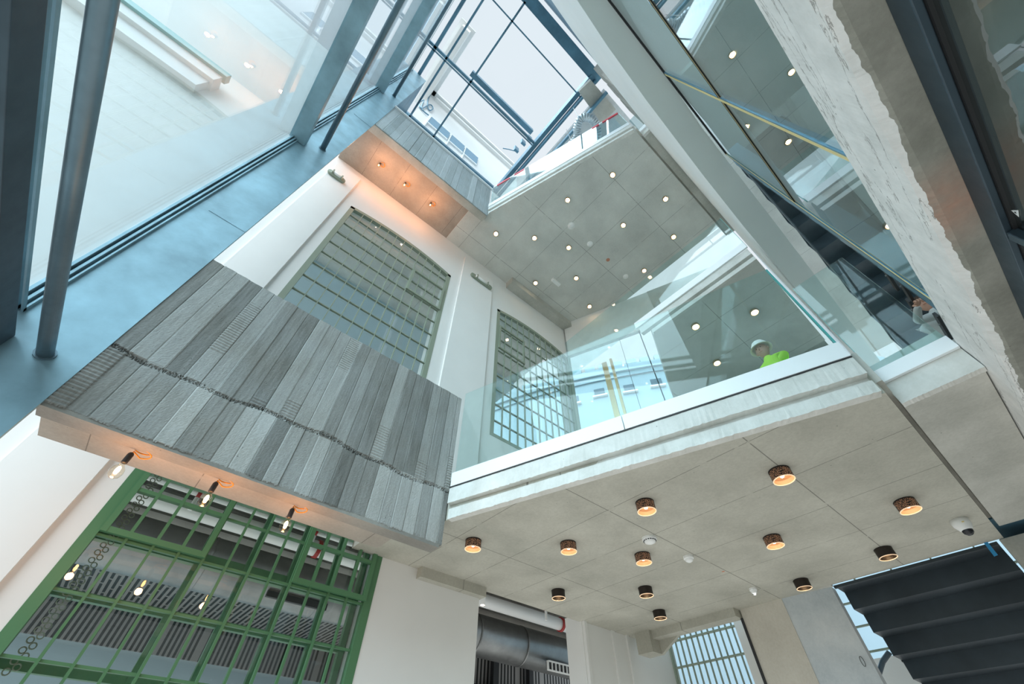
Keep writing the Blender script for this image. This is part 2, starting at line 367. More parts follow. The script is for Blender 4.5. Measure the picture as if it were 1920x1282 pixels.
# ------------------------------------------------------------------ gridded windows
XS = [-0.385 + 0.195*k for k in range(13)]      # bar positions of the first window
def bar(bm, x0, x1, y0, y1, z0, z1): box(bm, x0, x1, y0, y1, z0, z1)
def grid_window(name, off, label, lower=False):
    a, b = (-0.47+off, 2.03+off); col = 'green' if lower else 'sage'
    t = empty(name); tag(t, label, 'window', None, 'structure')
    zb, zt = (1.2, 4.2) if lower else (5.62, ZS)
    fr = B(); y0, y1 = YW-0.005, YW+0.07
    bar(fr, a, a+0.085, y0, y1, zb, zt); bar(fr, b-0.085, b, y0, y1, zb, zt); bar(fr, a+0.085, b-0.085, y0+0.002, y1, zb, zb+0.07)
    if lower: bar(fr, a+0.085, b-0.085, y0+0.002, y1, zt-0.08, zt)
    else:
        n = 20
        for k in range(n):
            xa, xb = a+(b-a)*k/n, a+(b-a)*(k+1)/n
            za, zc = arch_z(xa, a, b, ZS, RISE), arch_z(xb, a, b, ZS, RISE)
            prism_dir(fr, [(xa, y0, za-0.08), (xb, y0, zc-0.08), (xb, y0, zc+0.005), (xa, y0, za+0.005)], (0, y1-y0, 0))
    ob('window_frame', fr, col, t)
    gr = B(); xs = [x+off for x in XS]
    zs = [1.94, 2.33, 2.72, 3.11, 3.50, 3.89] if lower else [6.0+0.39*k for k in range(9)]
    for x in xs[1:-1]:
        top = zt if lower else arch_z(x, a, b, ZS, RISE)-0.04
        tube_w = 0.010 if lower else 0.0075
        bar(gr, x-tube_w, x+tube_w, YW+0.0, YW+0.035, zb, top)
    for z in zs: bar(gr, a+0.05, b-0.05, YW+0.012, YW+0.045, z-0.009, z+0.009)
    ob('glazing_bars', gr, col, t)
    ob('pane', one(box, a+0.03, b-0.03, YW+0.048, YW+0.054, zb, zt + (0 if lower else 0.02)), 'glass', t)
    if lower or True:
        sashes = [(xs[0], xs[4], 2.74, 3.48), (xs[8], xs[12], 2.74, 3.48)] if lower else ([(xs[8], xs[12], 7.96, 8.72)] if off == 0 else [(xs[0], xs[4], 8.0, 8.8)])
        for (p, q, z0, z1) in sashes:            # opening sashes sit a little proud of the bars
            s = B(); d = 0.022
            bar(s, p, p+2*d, YW-0.03, YW+0.01, z0, z1); bar(s, q-2*d, q, YW-0.03, YW+0.01, z0, z1)
            bar(s, p+2*d, q-2*d, YW-0.028, YW+0.009, z0, z0+2*d); bar(s, p+2*d, q-2*d, YW-0.028, YW+0.009, z1-2*d, z1)
            if lower:
                for k in range(1, 4):
                    x = p+(q-p)*k/4; bar(s, x-0.013, x+0.013, YW-0.026, YW+0.007, z0+2*d, z1-2*d)
                bar(s, p+2*d, q-2*d, YW-0.024, YW+0.006, 3.095, 3.125)
            ob('opening_sash', s, col, t)
    return t
grid_window('window_1', 0, 'green gridded window behind the three hanging bulbs', True)
grid_window('window_2', 0, 'arched sage grid window standing above the concrete parapet')
grid_window('window_3', 3.90, 'arched sage grid window partly behind the glass balustrade')
# deeper second frame of the lower window
bm = B(); yi = 4.96
for z in (1.95, 2.40, 3.46): box(bm, -0.47, 2.03, yi, yi+0.06, z-0.028, z+0.028)
for x in (-0.44, 0.40, 0.82, 1.24, 1.66, 1.99): box(bm, x-0.028, x+0.028, yi-0.01, yi+0.05, 1.2, 4.2)
box(bm, -0.47, 2.03, yi+0.002, yi+0.08, 2.80, 2.90)
t = tag(empty('window_4'), 'second green inner frame behind the gridded green window', 'window', None, 'structure')
ob('window_frame', bm, 'green', t)
# hanging chain of rings beside the inner frame
bm = B()
for k in range(60):
    z = 1.9 + k*0.030; c = Vector((-0.30+(0.018 if k % 2 else -0.018), 4.88, z)); ring = []
    n = 10; rr = 0.019
    pts = [c + Vector((rr*math.cos(2*math.pi*i/n), 0.01*math.cos(2*math.pi*i/n), rr*math.sin(2*math.pi*i/n))) for i in range(n+1)]
    tube(bm, pts, 0.0045, 5, False)
tag(ob('chain', bm, 'sage'), 'hanging green chain of rings inside the green window', 'chain', None, 'stuff')

# ------------------------------------------------------------------ room behind the white wall
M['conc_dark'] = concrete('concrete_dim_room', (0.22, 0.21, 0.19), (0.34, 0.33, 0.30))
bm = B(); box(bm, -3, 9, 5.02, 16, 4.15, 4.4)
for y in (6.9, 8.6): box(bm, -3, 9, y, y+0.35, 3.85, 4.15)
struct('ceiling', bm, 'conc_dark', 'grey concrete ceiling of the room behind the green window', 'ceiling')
bm = B(); box(bm, -3, 9, 12.0, 12.2, 0, 3.9); struct('wall_back', bm, 'paleblue', 'pale blue wall deep inside the ground floor room', 'wall')
bm = B(); box(bm, -3, 9, 9.0, 11.6, 3.88, 3.92); box(bm, -3, 9, 11.6, 11.65, 3.3, 3.92)
tag(ob('slotted_ceiling_panel', bm, 'deck'), 'slotted grey metal ceiling panels inside behind the green window', 'ceiling panel')
bm = B(); box(bm, -3, 5.98, 5.02, 6.9, 10.2, 10.4); struct('ceiling.001', bm, 'soffit2', 'grey ceiling of the upper room behind the arched windows', 'ceiling')
bm = B(); box(bm, -3, 5.98, 6.9, 16, 10.0, 10.2); struct('ceiling.015', bm, 'paleblue', 'pale blue far ceiling behind the arched windows', 'ceiling')
bm = B(); box(bm, -3, 5.98, 5.02, 9.5, 5.2, 5.4); struct('floor', bm, 'conc', 'floor of the upper room behind the arched windows', 'floor')
# services in the ground floor room
def pipe_thing(name, label, cat, pts, r, m, seg=20): return tag(ob(name, one(tube, pts, r, seg), m, smooth=True), label, cat)
t = thing('ventilation_duct', 'large round galvanised air duct seen through the tall doorway', 'duct', (0, 0, 0))
ob('duct_pipe', one(tube, [(-2.5, 6.65, 3.36), (9, 6.65, 3.36)], 0.30, 40), 'galv', t, smooth=True)
for k, x in enumerate((-0.9, 0.6, 2.1, 4.85, 5.9, 7.2)):
    ob('seam_band', one(tube, [(x-0.012, 6.65, 3.36), (x+0.012, 6.65, 3.36)], 0.306, 40), 'galv', t, smooth=False)
def grille(x0):
    bm = B(); n = 9
    box(bm, x0, x0+0.75, 6.33, 6.36, 3.15, 3.17); box(bm, x0, x0+0.75, 6.36, 6.39, 3.03, 3.05)
    for k in range(n): xx = x0+0.75*k/(n-1); box(bm, xx-0.006, xx+0.006, 6.34, 6.39, 3.04, 3.17)
    return bm
ob('grille_frame', grille(6.35), 'plastic', t); ob('grille_opening', one(box, 6.36, 7.09, 6.37, 6.42, 3.05, 3.16), 'black', t)
ob('grille_opening', one(box, 1.4, 2.2, 6.37, 6.42, 3.10, 3.18), 'black', t)
pipe_thing('heating_pipe', 'fat white insulated pipe running above the galvanised duct', 'pipe', [(-2.5, 5.95, 3.62), (7.2, 5.95, 3.62)], 0.095, 'plastic')
pipe_thing('sprinkler_pipe', 'thin white pipe under the ceiling beyond the doorway', 'pipe', [(-2.5, 5.45, 3.60), (9, 5.45, 3.60)], 0.03, 'plastic')
hp = bpy.data.objects['heating_pipe']; q_ = ob('pipe_collar', one(tube, [(6.28, 5.95, 3.62), (6.33, 5.95, 3.62)], 0.112, 24), 'redpaint', hp); q_['label'] = 'red collar'
q_ = ob('pipe_collar', one(tube, [(1.66, 5.95, 3.62), (1.71, 5.95, 3.62)], 0.112, 24), 'redpaint', hp); q_['label'] = 'red collar'
spk = bpy.data.objects['sprinkler_pipe']
for x in (4.05, 5.45, 0.10, 1.45):
    q_ = ob('pipe_clamp', one(tube, [(x-0.02, 5.45, 3.60), (x+0.02, 5.45, 3.60)], 0.05, 16), 'redpaint', spk); q_['label'] = 'red clamp'
    ob('hanger_rod', one(tube, [(x, 5.45, 3.64), (x, 5.45, 4.15)], 0.008, 8), 'redpaint', spk)
    ob('sprinkler_drop', one(tube, [(x, 5.45, 3.56), (x, 5.45, 3.42)], 0.022, 10), 'plastic', spk)
t = thing('ceiling_spotlight', 'white cylinder spotlight glowing warm in the tall doorway', 'spotlight', (4.02, 5.3, 3.30))
ob('housing', one(lathe, [(0, 0.26), (0.035, 0.26), (0.035, 0.0), (0.03, 0.0)]), 'plastic', t, smooth=True); ob('stem', one(tube, [(0, 0, 0.26), (0, 0, 0.85)], 0.01, 8), 'plastic', t)
ob('lens', one(lathe, [(0, 0.002), (0.032, 0.0)]), 'bulb', t)
t = thing('ceiling_spotlight', 'small warm spotlight shining behind the green window grid', 'spotlight', (1.62, 7.7, 3.70))
ob('housing', one(lathe, [(0, 0.2), (0.06, 0.2), (0.06, 0.0)]), 'plastic', t, smooth=True); ob('stem', one(tube, [(0, 0, 0.2), (0, 0, 0.45)], 0.01, 8), 'plastic', t)
ob('lens', one(lathe, [(0, 0.002), (0.055, 0.0)]), 'bulb', t)
bm = B()
for x in (4.6, 5.6, 6.6, 7.6): box(bm, x, x+0.12, 8.2, 8.3, 0, 3.86)
for z in (2.2, 3.0): box(bm, 3.5, 9, 8.2, 8.3, z, z+0.06)
tag(ob('dark_shelving_frame', bm, 'black'), 'dark upright frame in the room below the galvanised duct', 'frame')
bm = B(); box(bm, 3.4, 12, 8.35, 8.38, 0, 3.86); tag(ob('slotted_wall_panel', bm, 'deck'), 'slotted grey panel behind the dark frame under the duct', 'panel')

# ------------------------------------------------------------------ concrete slabs
A1 = Vector((2.062, 3.37)); B1 = Vector((3.245, -0.12)); DS = (B1-A1).normalized(); NS = Vector((-DS[1], DS[0]))  # NS points into the slab
if NS.x < 0: NS = -NS
def off2(p, d): return (p[0]+NS.x*d, p[1]+NS.y*d)
YG = -0.13
def slab_poly(d, xb, yback): 
    a = off2(A1, d); b = off2(B1, d); return [(a[0], YG+0.0) if False else (b[0], YG), (xb, YG), (xb, yback), (1.66, yback), (1.66, 3.56), (2.062, 3.56), (2.07, 3.40)]
def jag_line(p, q, n, amp, z, rnd):
    out = []
    for k in range(n+1):
        t = k/n; out.append((p[0]+(q[0]-p[0])*t + rnd.uniform(-amp, amp)*NS.x, p[1]+(q[1]-p[1])*t + rnd.uniform(-amp, amp)*NS.y, z + rnd.uniform(-amp, amp)))
    return out
def edge_band(bm, z0, z1, d0, d1, amp, seed, n=160, a=A1, b=B1):
    """strip along the skewed slab edge, from depth d0 (front) to d1 (back); lower lip slightly ragged"""
    r = random.Random(seed); p = off2(a, d0); q = off2(b, d0); pb = off2(a, d1); qb = off2(b, d1)
    lo = jag_line(p, q, n, amp, z0, r); hi = jag_line(p, q, n, amp*0.4, z1, r)
    L = [bm.verts.new(v) for v in lo]; H = [bm.verts.new(v) for v in hi]
    LB = [bm.verts.new((pb[0]+(qb[0]-pb[0])*k/n, pb[1]+(qb[1]-pb[1])*k/n, z0)) for k in range(n+1)]
    HB = [bm.verts.new((pb[0]+(qb[0]-pb[0])*k/n, pb[1]+(qb[1]-pb[1])*k/n, z1)) for k in range(n+1)]
    for k in range(n):
        bm.faces.new((L[k], L[k+1], H[k+1], H[k])); bm.faces.new((H[k], H[k+1], HB[k+1], HB[k])); bm.faces.new((LB[k], LB[k+1], L[k+1], L[k])); bm.faces.new((HB[k], HB[k+1], LB[k+1], LB[k]))
    bm.faces.new((L[0], H[0], HB[0], LB[0])); bm.faces.new((L[n], LB[n], HB[n], H[n]))
def skew_slab(z, xb, yback, mt, nm, lab, s=1.0):
    bm = B(); prism(bm, slab_poly(0.05, xb, yback), z, z+0.45)
    o = struct(nm, bm, mt, lab, 'ceiling')
    bm = B(); edge_band(bm, z-0.004, z+0.10*s, 0.0, 0.07, 0.0035, 3)            # lower lip
    edge_band(bm, z+0.145*s, z+0.316*s, -0.035, 0.07, 0.003, 4)                   # upper band
    edge_band(bm, z+0.10*s, z+0.145*s, 0.028, 0.07, 0.001, 5)
    ob('edge_face', bm, 'fascia', o)
    return o
sl1 = skew_slab(3.2, 6.56, 4.62, 'soffit1', 'ceiling.002', 'pale concrete ceiling slab carrying the cylindrical lamps')
sl2 = skew_slab(10.86, 6.60, 4.62, 'soffit2', 'ceiling.003', 'grey upper concrete ceiling slab dotted with glowing downlights', 0.9)
bm = B(); box(bm, 3.68, 6.60, 4.34, 4.64, 10.62, 10.9); box(bm, 3.68, 6.6, 4.6, 5.0, 10.78, 10.95)
struct('beam', bm, 'conc', 'rough concrete downstand beam over the farther arched window', 'beam')
bm = B(); box(bm, 2.50, 3.46, 4.50, 4.66, 3.09, 3.2)
struct('beam.001', bm, 'soffit1', 'chipped concrete ledge under the slab on the white pier', 'beam')
# right part of the lower slab, past the open joint, with its own edge
bm = B(); prism(bm, [(3.55, YG-0.035), (3.52, -0.64), (6.25, -0.64), (6.25, YG-0.035)], 3.21, 3.6)
bm2 = B(); box(bm2, 6.30, 9.5, -0.60, -0.10, 3.30, 3.42); tag(ob('steel_lintel', bm2, 'frameblue'), 'dark blue steel lintel past the end of the concrete strip', 'lintel')
s3 = struct('ceiling.004', bm, 'conc', 'concrete slab strip beyond the open joint next to the rough beam', 'ceiling')
bm = B(); r = random.Random(11); n = 40
pts_lo = [(3.535-0.0*k, YG-0.035 + (-0.50)*k/n, 3.205+r.uniform(-.003, .003)) for k in range(n+1)]
for k in range(n):
    y0 = YG-0.035-0.48*k/n; y1 = YG-0.035-0.48*(k+1)/n
    prism_dir(bm, [(3.50, y0, 3.20+r.uniform(-.002, .002)), (3.50, y1, 3.20+r.uniform(-.002, .002)), (3.50, y1, 3.385), (3.50, y0, 3.385)], (0.06, 0, 0))
ob('edge_face', bm, 'fascia', s3)
ob('joint_filler', one(box, 3.30, 6.25, YG-0.04, YG+0.005, 3.30, 3.6), 'conc', s3)
# mid-level slab with its own edge, and the long smooth strip that runs back beside it
bm = B(); prism(bm, [(4.93, -0.18), (7.4, -0.18), (7.4, 2.75), (6.75, 2.62), (4.93, 1.82)], 7.03, 7.4)
s4 = struct('ceiling.005', bm, 'soffit2', 'middle concrete slab seen through the dirty balustrade glass', 'ceiling')
bm = B(); box(bm, 4.89, 4.94, -0.18, 1.80, 7.028, 7.12); box(bm, 4.86, 4.94, -0.18, 2.0, 7.17, 7.33)
ob('edge_face', bm, 'fascia', s4)
strip = [(-0.6, -0.56), (0.47, -0.47), (1.04, -0.42), (1.81, -0.38), (3.14, -0.34), (4.25, -0.325), (5.96, -0.33), (9.8, -0.36)]
outer = [(9.8, -0.64), (4.79, -0.66), (2.6, -0.66), (1.7, -0.70), (0.83, -0.78), (-0.6, -0.95)]
bm = B(); prism(bm, strip[::-1][::-1] and (outer[::-1] + strip[::-1]), 7.03, 7.06)
struct('ceiling.006', bm, 'greyplaster', 'smooth grey plastered underside above the reflective glass wall', 'ceiling')
bm = B()
for (a, b) in zip(strip, strip[1:]):
    prism(bm, [(a[0], a[1]), (a[0], a[1]-0.06), (b[0], b[1]-0.06), (b[0], b[1])], 7.06, 10.86)
struct('wall_right', bm, 'brightwall', 'bright white upper wall above the smooth grey underside', 'wall')
bm = B(); box(bm, 3.55, 7, -0.40, YG-0.04, 10.88, 11.2); box(bm, 2.4, 7, -0.64, -0.405, 10.95, 11.2); s5 = struct('ceiling.007', bm, 'conc', 'brownish concrete strip beside the upper slab and the white wall', 'ceiling')
ob('edge_face', one(box, 3.50, 3.56, -0.40, YG-0.04, 10.87, 11.05), 'fascia', s5)

ob('joint_filler', one(box, 3.30, 7, YG-0.05, YG+0.005, 10.93, 11.2), 'conc', s5)
# ------------------------------------------------------------------ rough concrete beam overhead
rnd = random.Random(5)
X0, X1, NB = -1.5, 7.0, 700
ph_ = [(rnd.uniform(0, 6), fr_) for fr_ in (4.0, 7.3, 12.1, 19.7, 31.0, 53.0, 77.0)]
bm = B(); rows = []
prof = [(-0.650, 3.42), (-0.652, 3.30), (-0.650, 3.20), (-0.652, 3.10), (-0.653, 3.04)]
for k in range(NB+1):
    x = X0+(X1-X0)*k/NB; row = []
    for (y, z) in prof: row.append(bm.verts.new((x, y+rnd.uniform(-.0004, .0004), z)))
    j = max(0.0, 0.011 + 0.009*sum(math.sin(p_+x*f_)*(1.0/(1+0.28*i_)) for i_, (p_, f_) in enumerate(ph_))*0.5) + rnd.uniform(0, 0.004)
    row.append(bm.verts.new((x, -0.655-j*0.3, 2.995+j))); row.append(bm.verts.new((x, -0.668-j, 2.985+rnd.uniform(-.002, .004))))
    rows.append(row)
for A_, B_ in zip(rows, rows[1:]):
    for i in range(len(A_)-1): bm.faces.new((A_[i], A_[i+1], B_[i+1], B_[i]))
face_bm = bm
bm = B(); rnd2 = random.Random(6)
prof = [-0.70, -0.75, -0.80, -0.85, -0.95]; rows2 = []
for k, R0 in enumerate(rows):
    x = X0+(X1-X0)*k/NB; last = R0[-1].co
    row = [bm.verts.new(last)] + [bm.verts.new((x, y, 2.98+rnd2.uniform(-.0008, .0008))) for y in prof] + [bm.verts.new((x, -0.95, 3.42)), bm.verts.new(R0[0].co)]
    rows2.append(row)
for A_, B_ in zip(rows2, rows2[1:]):
    for i in range(len(A_)-1): bm.faces.new((A_[i], A_[i+1], B_[i+1], B_[i]))
beam = struct('beam.002', bm, 'beam', 'rough broken-edged concrete beam running overhead', 'beam')
ob('beam_face', face_bm, 'beamface', beam)

# ------------------------------------------------------------------ concrete parapets cast against boards
def board_panel(x0, x1, z0, z1, y, width, seam, seed, nx=420, nz=230, thick=0.14):
    """front face is a relief of boards, with ridged boards and a ragged pour line"""
    r = np.random.RandomState(seed); bm = bmesh.new()
    xs = np.linspace(x0, x1, nx); zs = np.linspace(z0, z1, nz)
    nb = int((x1-x0)/width)+3; q0 = math.floor(x0/width)
    off = r.uniform(-.006, .006, (nb, 2)); ridg = r.rand(nb, 2) < 0.28; rz = r.uniform(z0, z1, (nb, 2))
    hi = []
    rough = r.uniform(-1, 1, (nz, nx))
    for j, z in enumerate(zs):
        row = []
        lev = 1 if (seam and z > seam) else 0
        for i, x in enumerate(xs):
            q = int(math.floor(x/width)-q0); f = x/width-math.floor(x/width)
            d = off[q, lev]
            if f < 0.03 or f > 0.97: d += 0.004
            if ridg[q, lev] and abs(z-rz[q, lev]) < 0.35: d += 0.0035*math.sin(z*2*math.pi/0.03)
            if seam:
                s = seam + 0.02*math.sin(x*3.1)+0.012*math.sin(x*11)
                if abs(z-s) < 0.018: d += 0.010+0.012*rough[j, i]
            d += 0.0008*rough[j, i]
            zz = z
            if j == 0: zz += 0.008*rough[j, i]; d += 0.004
            if j == nz-1 and seam: zz += 0.006*rough[j, i]
            row.append(bm.verts.new((x, y+d, zz)))
        hi.append(row)
    for j in range(nz-1):
        for i in range(nx-1): bm.faces.new((hi[j][i], hi[j][i+1], hi[j+1][i+1], hi[j+1][i]))
    # close the back as a slab of real thickness
    b = [bm.verts.new(p) for p in ((x0, y+thick, z0), (x1, y+thick, z0), (x1, y+thick, z1), (x0, y+thick, z1))]
    bm.faces.new(b)
    bm.faces.new([hi[0][i] for i in range(nx)][::-1] + [b[0], b[1]])
    bm.faces.new([hi[-1][i] for i in range(nx)] + [b[2], b[3]])
    bm.faces.new([hi[j][0] for j in range(nz)] + [b[3], b[0]])
    bm.faces.new([hi[j][-1] for j in range(nz)][::-1] + [b[1], b[2]])
    return bm
def parapet(z0, z1, mt, seam, width, seed, label, name='concrete_parapet'):
    t = thing(name, label, 'parapet', (0, 0, 0))
    ob('board_face', board_panel(-1.0, 2.055, z0, z1, 3.40, width, seam, seed, nx=420 if seam else 200, nz=230 if seam else 90), mt, t)
    return t
parapet(2.95, 4.80, 'planks', 3.50, 0.125, 21, 'large grey board-marked concrete parapet above the hanging bulbs')
parapet(10.74, 12.55, 'planks2', None, 0.16, 22, 'upper grey board-marked concrete parapet below the skylight', 'concrete_parapet')
# walkway soffits behind the parapets
bm = B(); box(bm, -1.0, 1.655, 3.565, 3.92, 2.975, 3.3)
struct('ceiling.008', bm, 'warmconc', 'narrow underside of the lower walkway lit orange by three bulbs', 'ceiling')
bm = B(); box(bm, -1.0, 2.03, 3.405, 3.55, 2.925, 2.975)
struct('trim_5', bm, 'conc_dark', 'grey drip edge under the lower concrete parapet', 'edge')  # darker concrete stands in for shade on the unlit lip
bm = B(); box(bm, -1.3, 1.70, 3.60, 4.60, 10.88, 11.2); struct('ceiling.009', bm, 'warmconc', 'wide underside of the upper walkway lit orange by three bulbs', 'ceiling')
bm = B(); box(bm, -1.06, 2.05, 3.42, 3.60, 10.73, 10.9); struct('trim_6', bm, 'conc', 'grey drip edge under the upper concrete parapet', 'edge')
tag(ob('coping', one(box, -1.0, 2.08, 3.36, 3.56, 12.55, 12.61), 'whitemetal', bevel=0.006), 'white metal coping on top of the upper concrete parapet', 'coping')

# ------------------------------------------------------------------ glass balustrades
def strip_on_edge(bm, z0, z1, d0, d1, a=A1, b=B1, t0=0.0, t1=1.0):
    p = a+(b-a)*t0; q = a+(b-a)*t1
    P = [off2(p, d0), off2(q, d0), off2(q, d1), off2(p, d1)]
    prism(bm, P, z0, z1)
t = thing('glass_balustrade', 'long glass balustrade with white base rail along the lower slab edge', 'balustrade', (0, 0, 0))
bm = B(); strip_on_edge(bm, 3.522, 3.68, -0.045, -0.02, t0=0.004, t1=0.52); ob('base_rail', bm, 'whitemetal', t, bevel=0.002)
bm = B(); strip_on_edge(bm, 3.522, 3.68, -0.045, -0.02, t0=0.522, t1=1.0); ob('base_rail', bm, 'whitemetal', t, bevel=0.002)
for (a, b) in ((0.01, 0.995),):
    bm = B(); strip_on_edge(bm, 3.60, 4.84, -0.018, -0.002, t0=a, t1=b); ob('glass_pane', bm, 'balglass', t)
    for tt in (b,):
        bm = B(); strip_on_edge(bm, 3.62, 4.84, -0.020, 0.0, t0=tt, t1=tt+0.004); ob('pane_edge', bm, 'glassedge', t)
bm = B(); strip_on_edge(bm, 3.509, 3.519, -0.040, -0.01); ob('sealant_gap', bm, 'gasket', t)  # black strip standing in for the shadow line under the rail
t = thing('glass_balustrade', 'short glass balustrade with white base rail beyond the open joint', 'balustrade', (0, 0, 0))
ob('base_rail', one(box, 3.47, 3.50, -0.645, YG-0.045, 3.385, 3.50), 'whitemetal', t, bevel=0.002)
ob('glass_pane', one(box, 3.502, 3.518, -0.64, YG-0.05, 3.4, 4.70), 'balglass', t)
ob('pane_edge', one(box, 3.50, 3.52, YG-0.05, YG-0.046, 3.41, 4.70), 'glassedge', t)
t = thing('glass_balustrade', 'glass balustrade with white base rail on the middle slab', 'balustrade', (0, 0, 0))
ob('base_rail', one(box, 4.83, 4.86, -0.20, 2.05, 7.34, 7.50), 'whitemetal', t)
ob('glass_pane', one(box, 4.865, 4.88, -0.20, 3.80, 7.40, 8.52), 'balglass', t)
ob('pane_edge', one(box, 4.862, 4.884, -0.206, -0.20, 7.4, 8.52), 'glassedge', t)
t = thing('glass_balustrade', 'upper glass balustrade under the skylight with red and white tape', 'balustrade', (0, 0, 0))
bm = B(); strip_on_edge(bm, 11.16, 11.34, -0.045, -0.02); ob('base_rail', bm, 'whitemetal', t)
bm = B(); strip_on_edge(bm, 11.25, 12.55, -0.018, -0.002, t0=0.01); ob('glass_pane', bm, 'balglass', t)
for (a, b) in ((0.05, 0.16), (0.20, 0.28), (0.885, 0.995), (0.81, 0.86)):
    bm = B(); strip_on_edge(bm, 12.48, 12.56, -0.026, 0.005, t0=a, t1=b); ob('warning_tape', bm, 'redtape', t)
for (a, b) in ((0.02, 0.05), (0.16, 0.20), (0.86, 0.885)):
    bm = B(); strip_on_edge(bm, 12.49, 12.55, -0.025, 0.004, t0=a, t1=b); x = ob('warning_tape', bm, 'whitemetal', t); x['label'] = 'white part of the tape'
t = thing('glass_balustrade', 'tiny upper glass balustrade piece next to the white wall', 'balustrade', (0, 0, 0))
ob('base_rail', one(box, 3.46, 3.50, -0.40, YG-0.04, 11.05, 11.22), 'whitemetal', t)
ob('glass_pane', one(box, 3.50, 3.515, -0.39, YG-0.05, 11.1, 12.3), 'balglass', t)

# ------------------------------------------------------------------ steel plate and the left curtain wall
YP = 3.39
bm = B(); box(bm, -1.57, -0.985, YP, YP+0.025, 2.2, 17.0)
for z in (5.42, 10.4): box(bm, -1.36, -0.99, YP-0.004, YP, z-0.012, z+0.012)
tag(ob('steel_plate_column', bm, 'steel'), 'tall blue-grey steel plate column beside the left glazing', 'column')
XC = -1.55
t = tag(empty('window_5'), 'tall glazed curtain wall to the left with steel transoms', 'window', None, 'structure')
bays = [(-0.5, 3.30), (3.46, 8.10), (8.30, 12.92), (13.10, 16.9)]
for (z0, z1) in bays:
    bm = B()
    for (dx, w_) in ((0.0, 0.022), (0.04, 0.018), (0.075, 0.012)):   # stepped frame profile
        box(bm, XC+dx-w_/2, XC+dx+w_/2, -4, YP, z0-0.005+dx*0.0, z0+0.045-dx*0.3); box(bm, XC+dx-w_/2, XC+dx+w_/2, YP-0.05+dx*0.3, YP, z0, z1)
        box(bm, XC+dx-w_/2, XC+dx+w_/2, -4, YP, z1-0.045+dx*0.3, z1)
    ob('window_frame', bm, 'steel', t)
    ob('pane', one(box, XC-0.03, XC-0.018, -4, YP, z0, z1), 'curtainglass', t)
for k, z in enumerate((3.27, 8.06, 12.88)):
    x = ob('transom', one(box, -1.60, -1.375, -4, YP-0.004, z-0.14, z+0.01), 'steeldark' if k == 0 else 'steel', t, bevel=0.004)
for (z, y, lab) in ((3.24, 0, 'thick round steel tube crossing low beside the left glazing'), (8.24, 0, 'second round steel tube up the left glazing'), (13.19, 0, 'topmost round steel tube on the left glazing')):
    t = thing('steel_tube', lab, 'tube', (-1.19, YP, z))
    ob('tube_pipe', one(tube, [(0, -(4.2 if z < 4 else 7.5), 0), (0, -0.012, 0)], 0.043, 28), 'tube', t, smooth=True)
    ob('end_plate', one(tube, [(0, -0.014, 0), (0, 0, 0)], 0.056, 14), 'tube', t)
tag(ob('steel_beam', one(box, -1.16, -0.99, 3.43, 4.6, 12.7, 16.9), 'frameblue'), 'dark blue steel panel above the upper parapet beside the plate', 'beam')

# ------------------------------------------------------------------ skylight
t = tag(empty('window_6'), 'large glazed skylight roof over the atrium', 'window', None, 'structure')
ZK = 17.0
def kb(x0, x1, y0, y1, z0=ZK, z1=ZK+0.16, m='frameblue', nm='glazing_bar'): return ob(nm, one(box, x0, x1, y0, y1, z0, z1), m, t)
kb(0.11, 0.17, -0.25, 4.70); kb(-0.87, -0.81, -3.5, 4.70); kb(-1.32, -1.22, -3.5, 4.70)
kb(-1.6, 3.05, 2.40, 2.48); kb(-1.6, 3.05, 2.52, 2.55); kb(-1.6, 3.3, 0.34, 0.38); kb(-1.6, 3.3, -0.24, -0.19)
kb(2.98, 3.12, -0.3, 4.70, 16.9, 17.3, nm='main_beam'); kb(3.16, 3.22, -0.3, 4.70, 16.6, 17.0, nm='main_beam'); kb(3.45, 3.52, -0.3, 4.7, 15.8, 16.0, nm='main_beam')
kb(-1.6, 3.1, 4.60, 4.70)
ob('pane', one(box, -1.55, 3.0, -3.5, 4.7, 17.16, 17.175), 'skyglass', t)
tag(ob('roof_fin', one(box, 0.0, 3.05, 2.44, 2.62, 19.0, 19.35), 'frameblue'), 'dark blue bar outdoors above the skylight', 'bar')
for k, (px, py) in enumerate(((968, 283), (981, 270), (993, 262))):
    p = at(px, py, 2, 19.0)
    tag(ob('roof_stub', one(box, -0.10, 0.10, -0.05, 0.05, 0, 0.5), 'frameblue', loc=p), 'blue stub beyond the skylight, %s' % ('nearest the thin wire', 'middle of three', 'farthest from the thin wire')[k], 'roof stub')
p = at(965, 283, 2, 19.0); q = at(943, 278, 2, 19.0)
tag(ob('wire', one(tube, [p, p*0.5+q*0.5+Vector((0, 0, .05)), q], 0.02, 6), 'frameblue'), 'thin wire sticking out from the blue roof stubs', 'wire')
pts = [at(a, b, 1, 4.70) for a, b in ((812, 168), (803, 186), (802, 200), (806, 207), (812, 203), (806, 196), (790, 203), (786, 193), (795, 188), (790, 203), (806, 218))]
cu = []
for i in range(len(pts)-1):
    for s_ in range(5):
        u = s_/5; p0 = pts[max(i-1, 0)]; p1 = pts[i]; p2 = pts[i+1]; p3 = pts[min(i+2, len(pts)-1)]
        cu.append(0.5*((2*p1)+(p2-p0)*u+(2*p0-5*p1+4*p2-p3)*u*u+(3*p1-p0-3*p2+p3)*u**3))
tag(ob('loose_cable', one(tube, cu, 0.025, 6), 'frameblue'), 'loose looping cable in front of the white outdoor storey', 'cable')
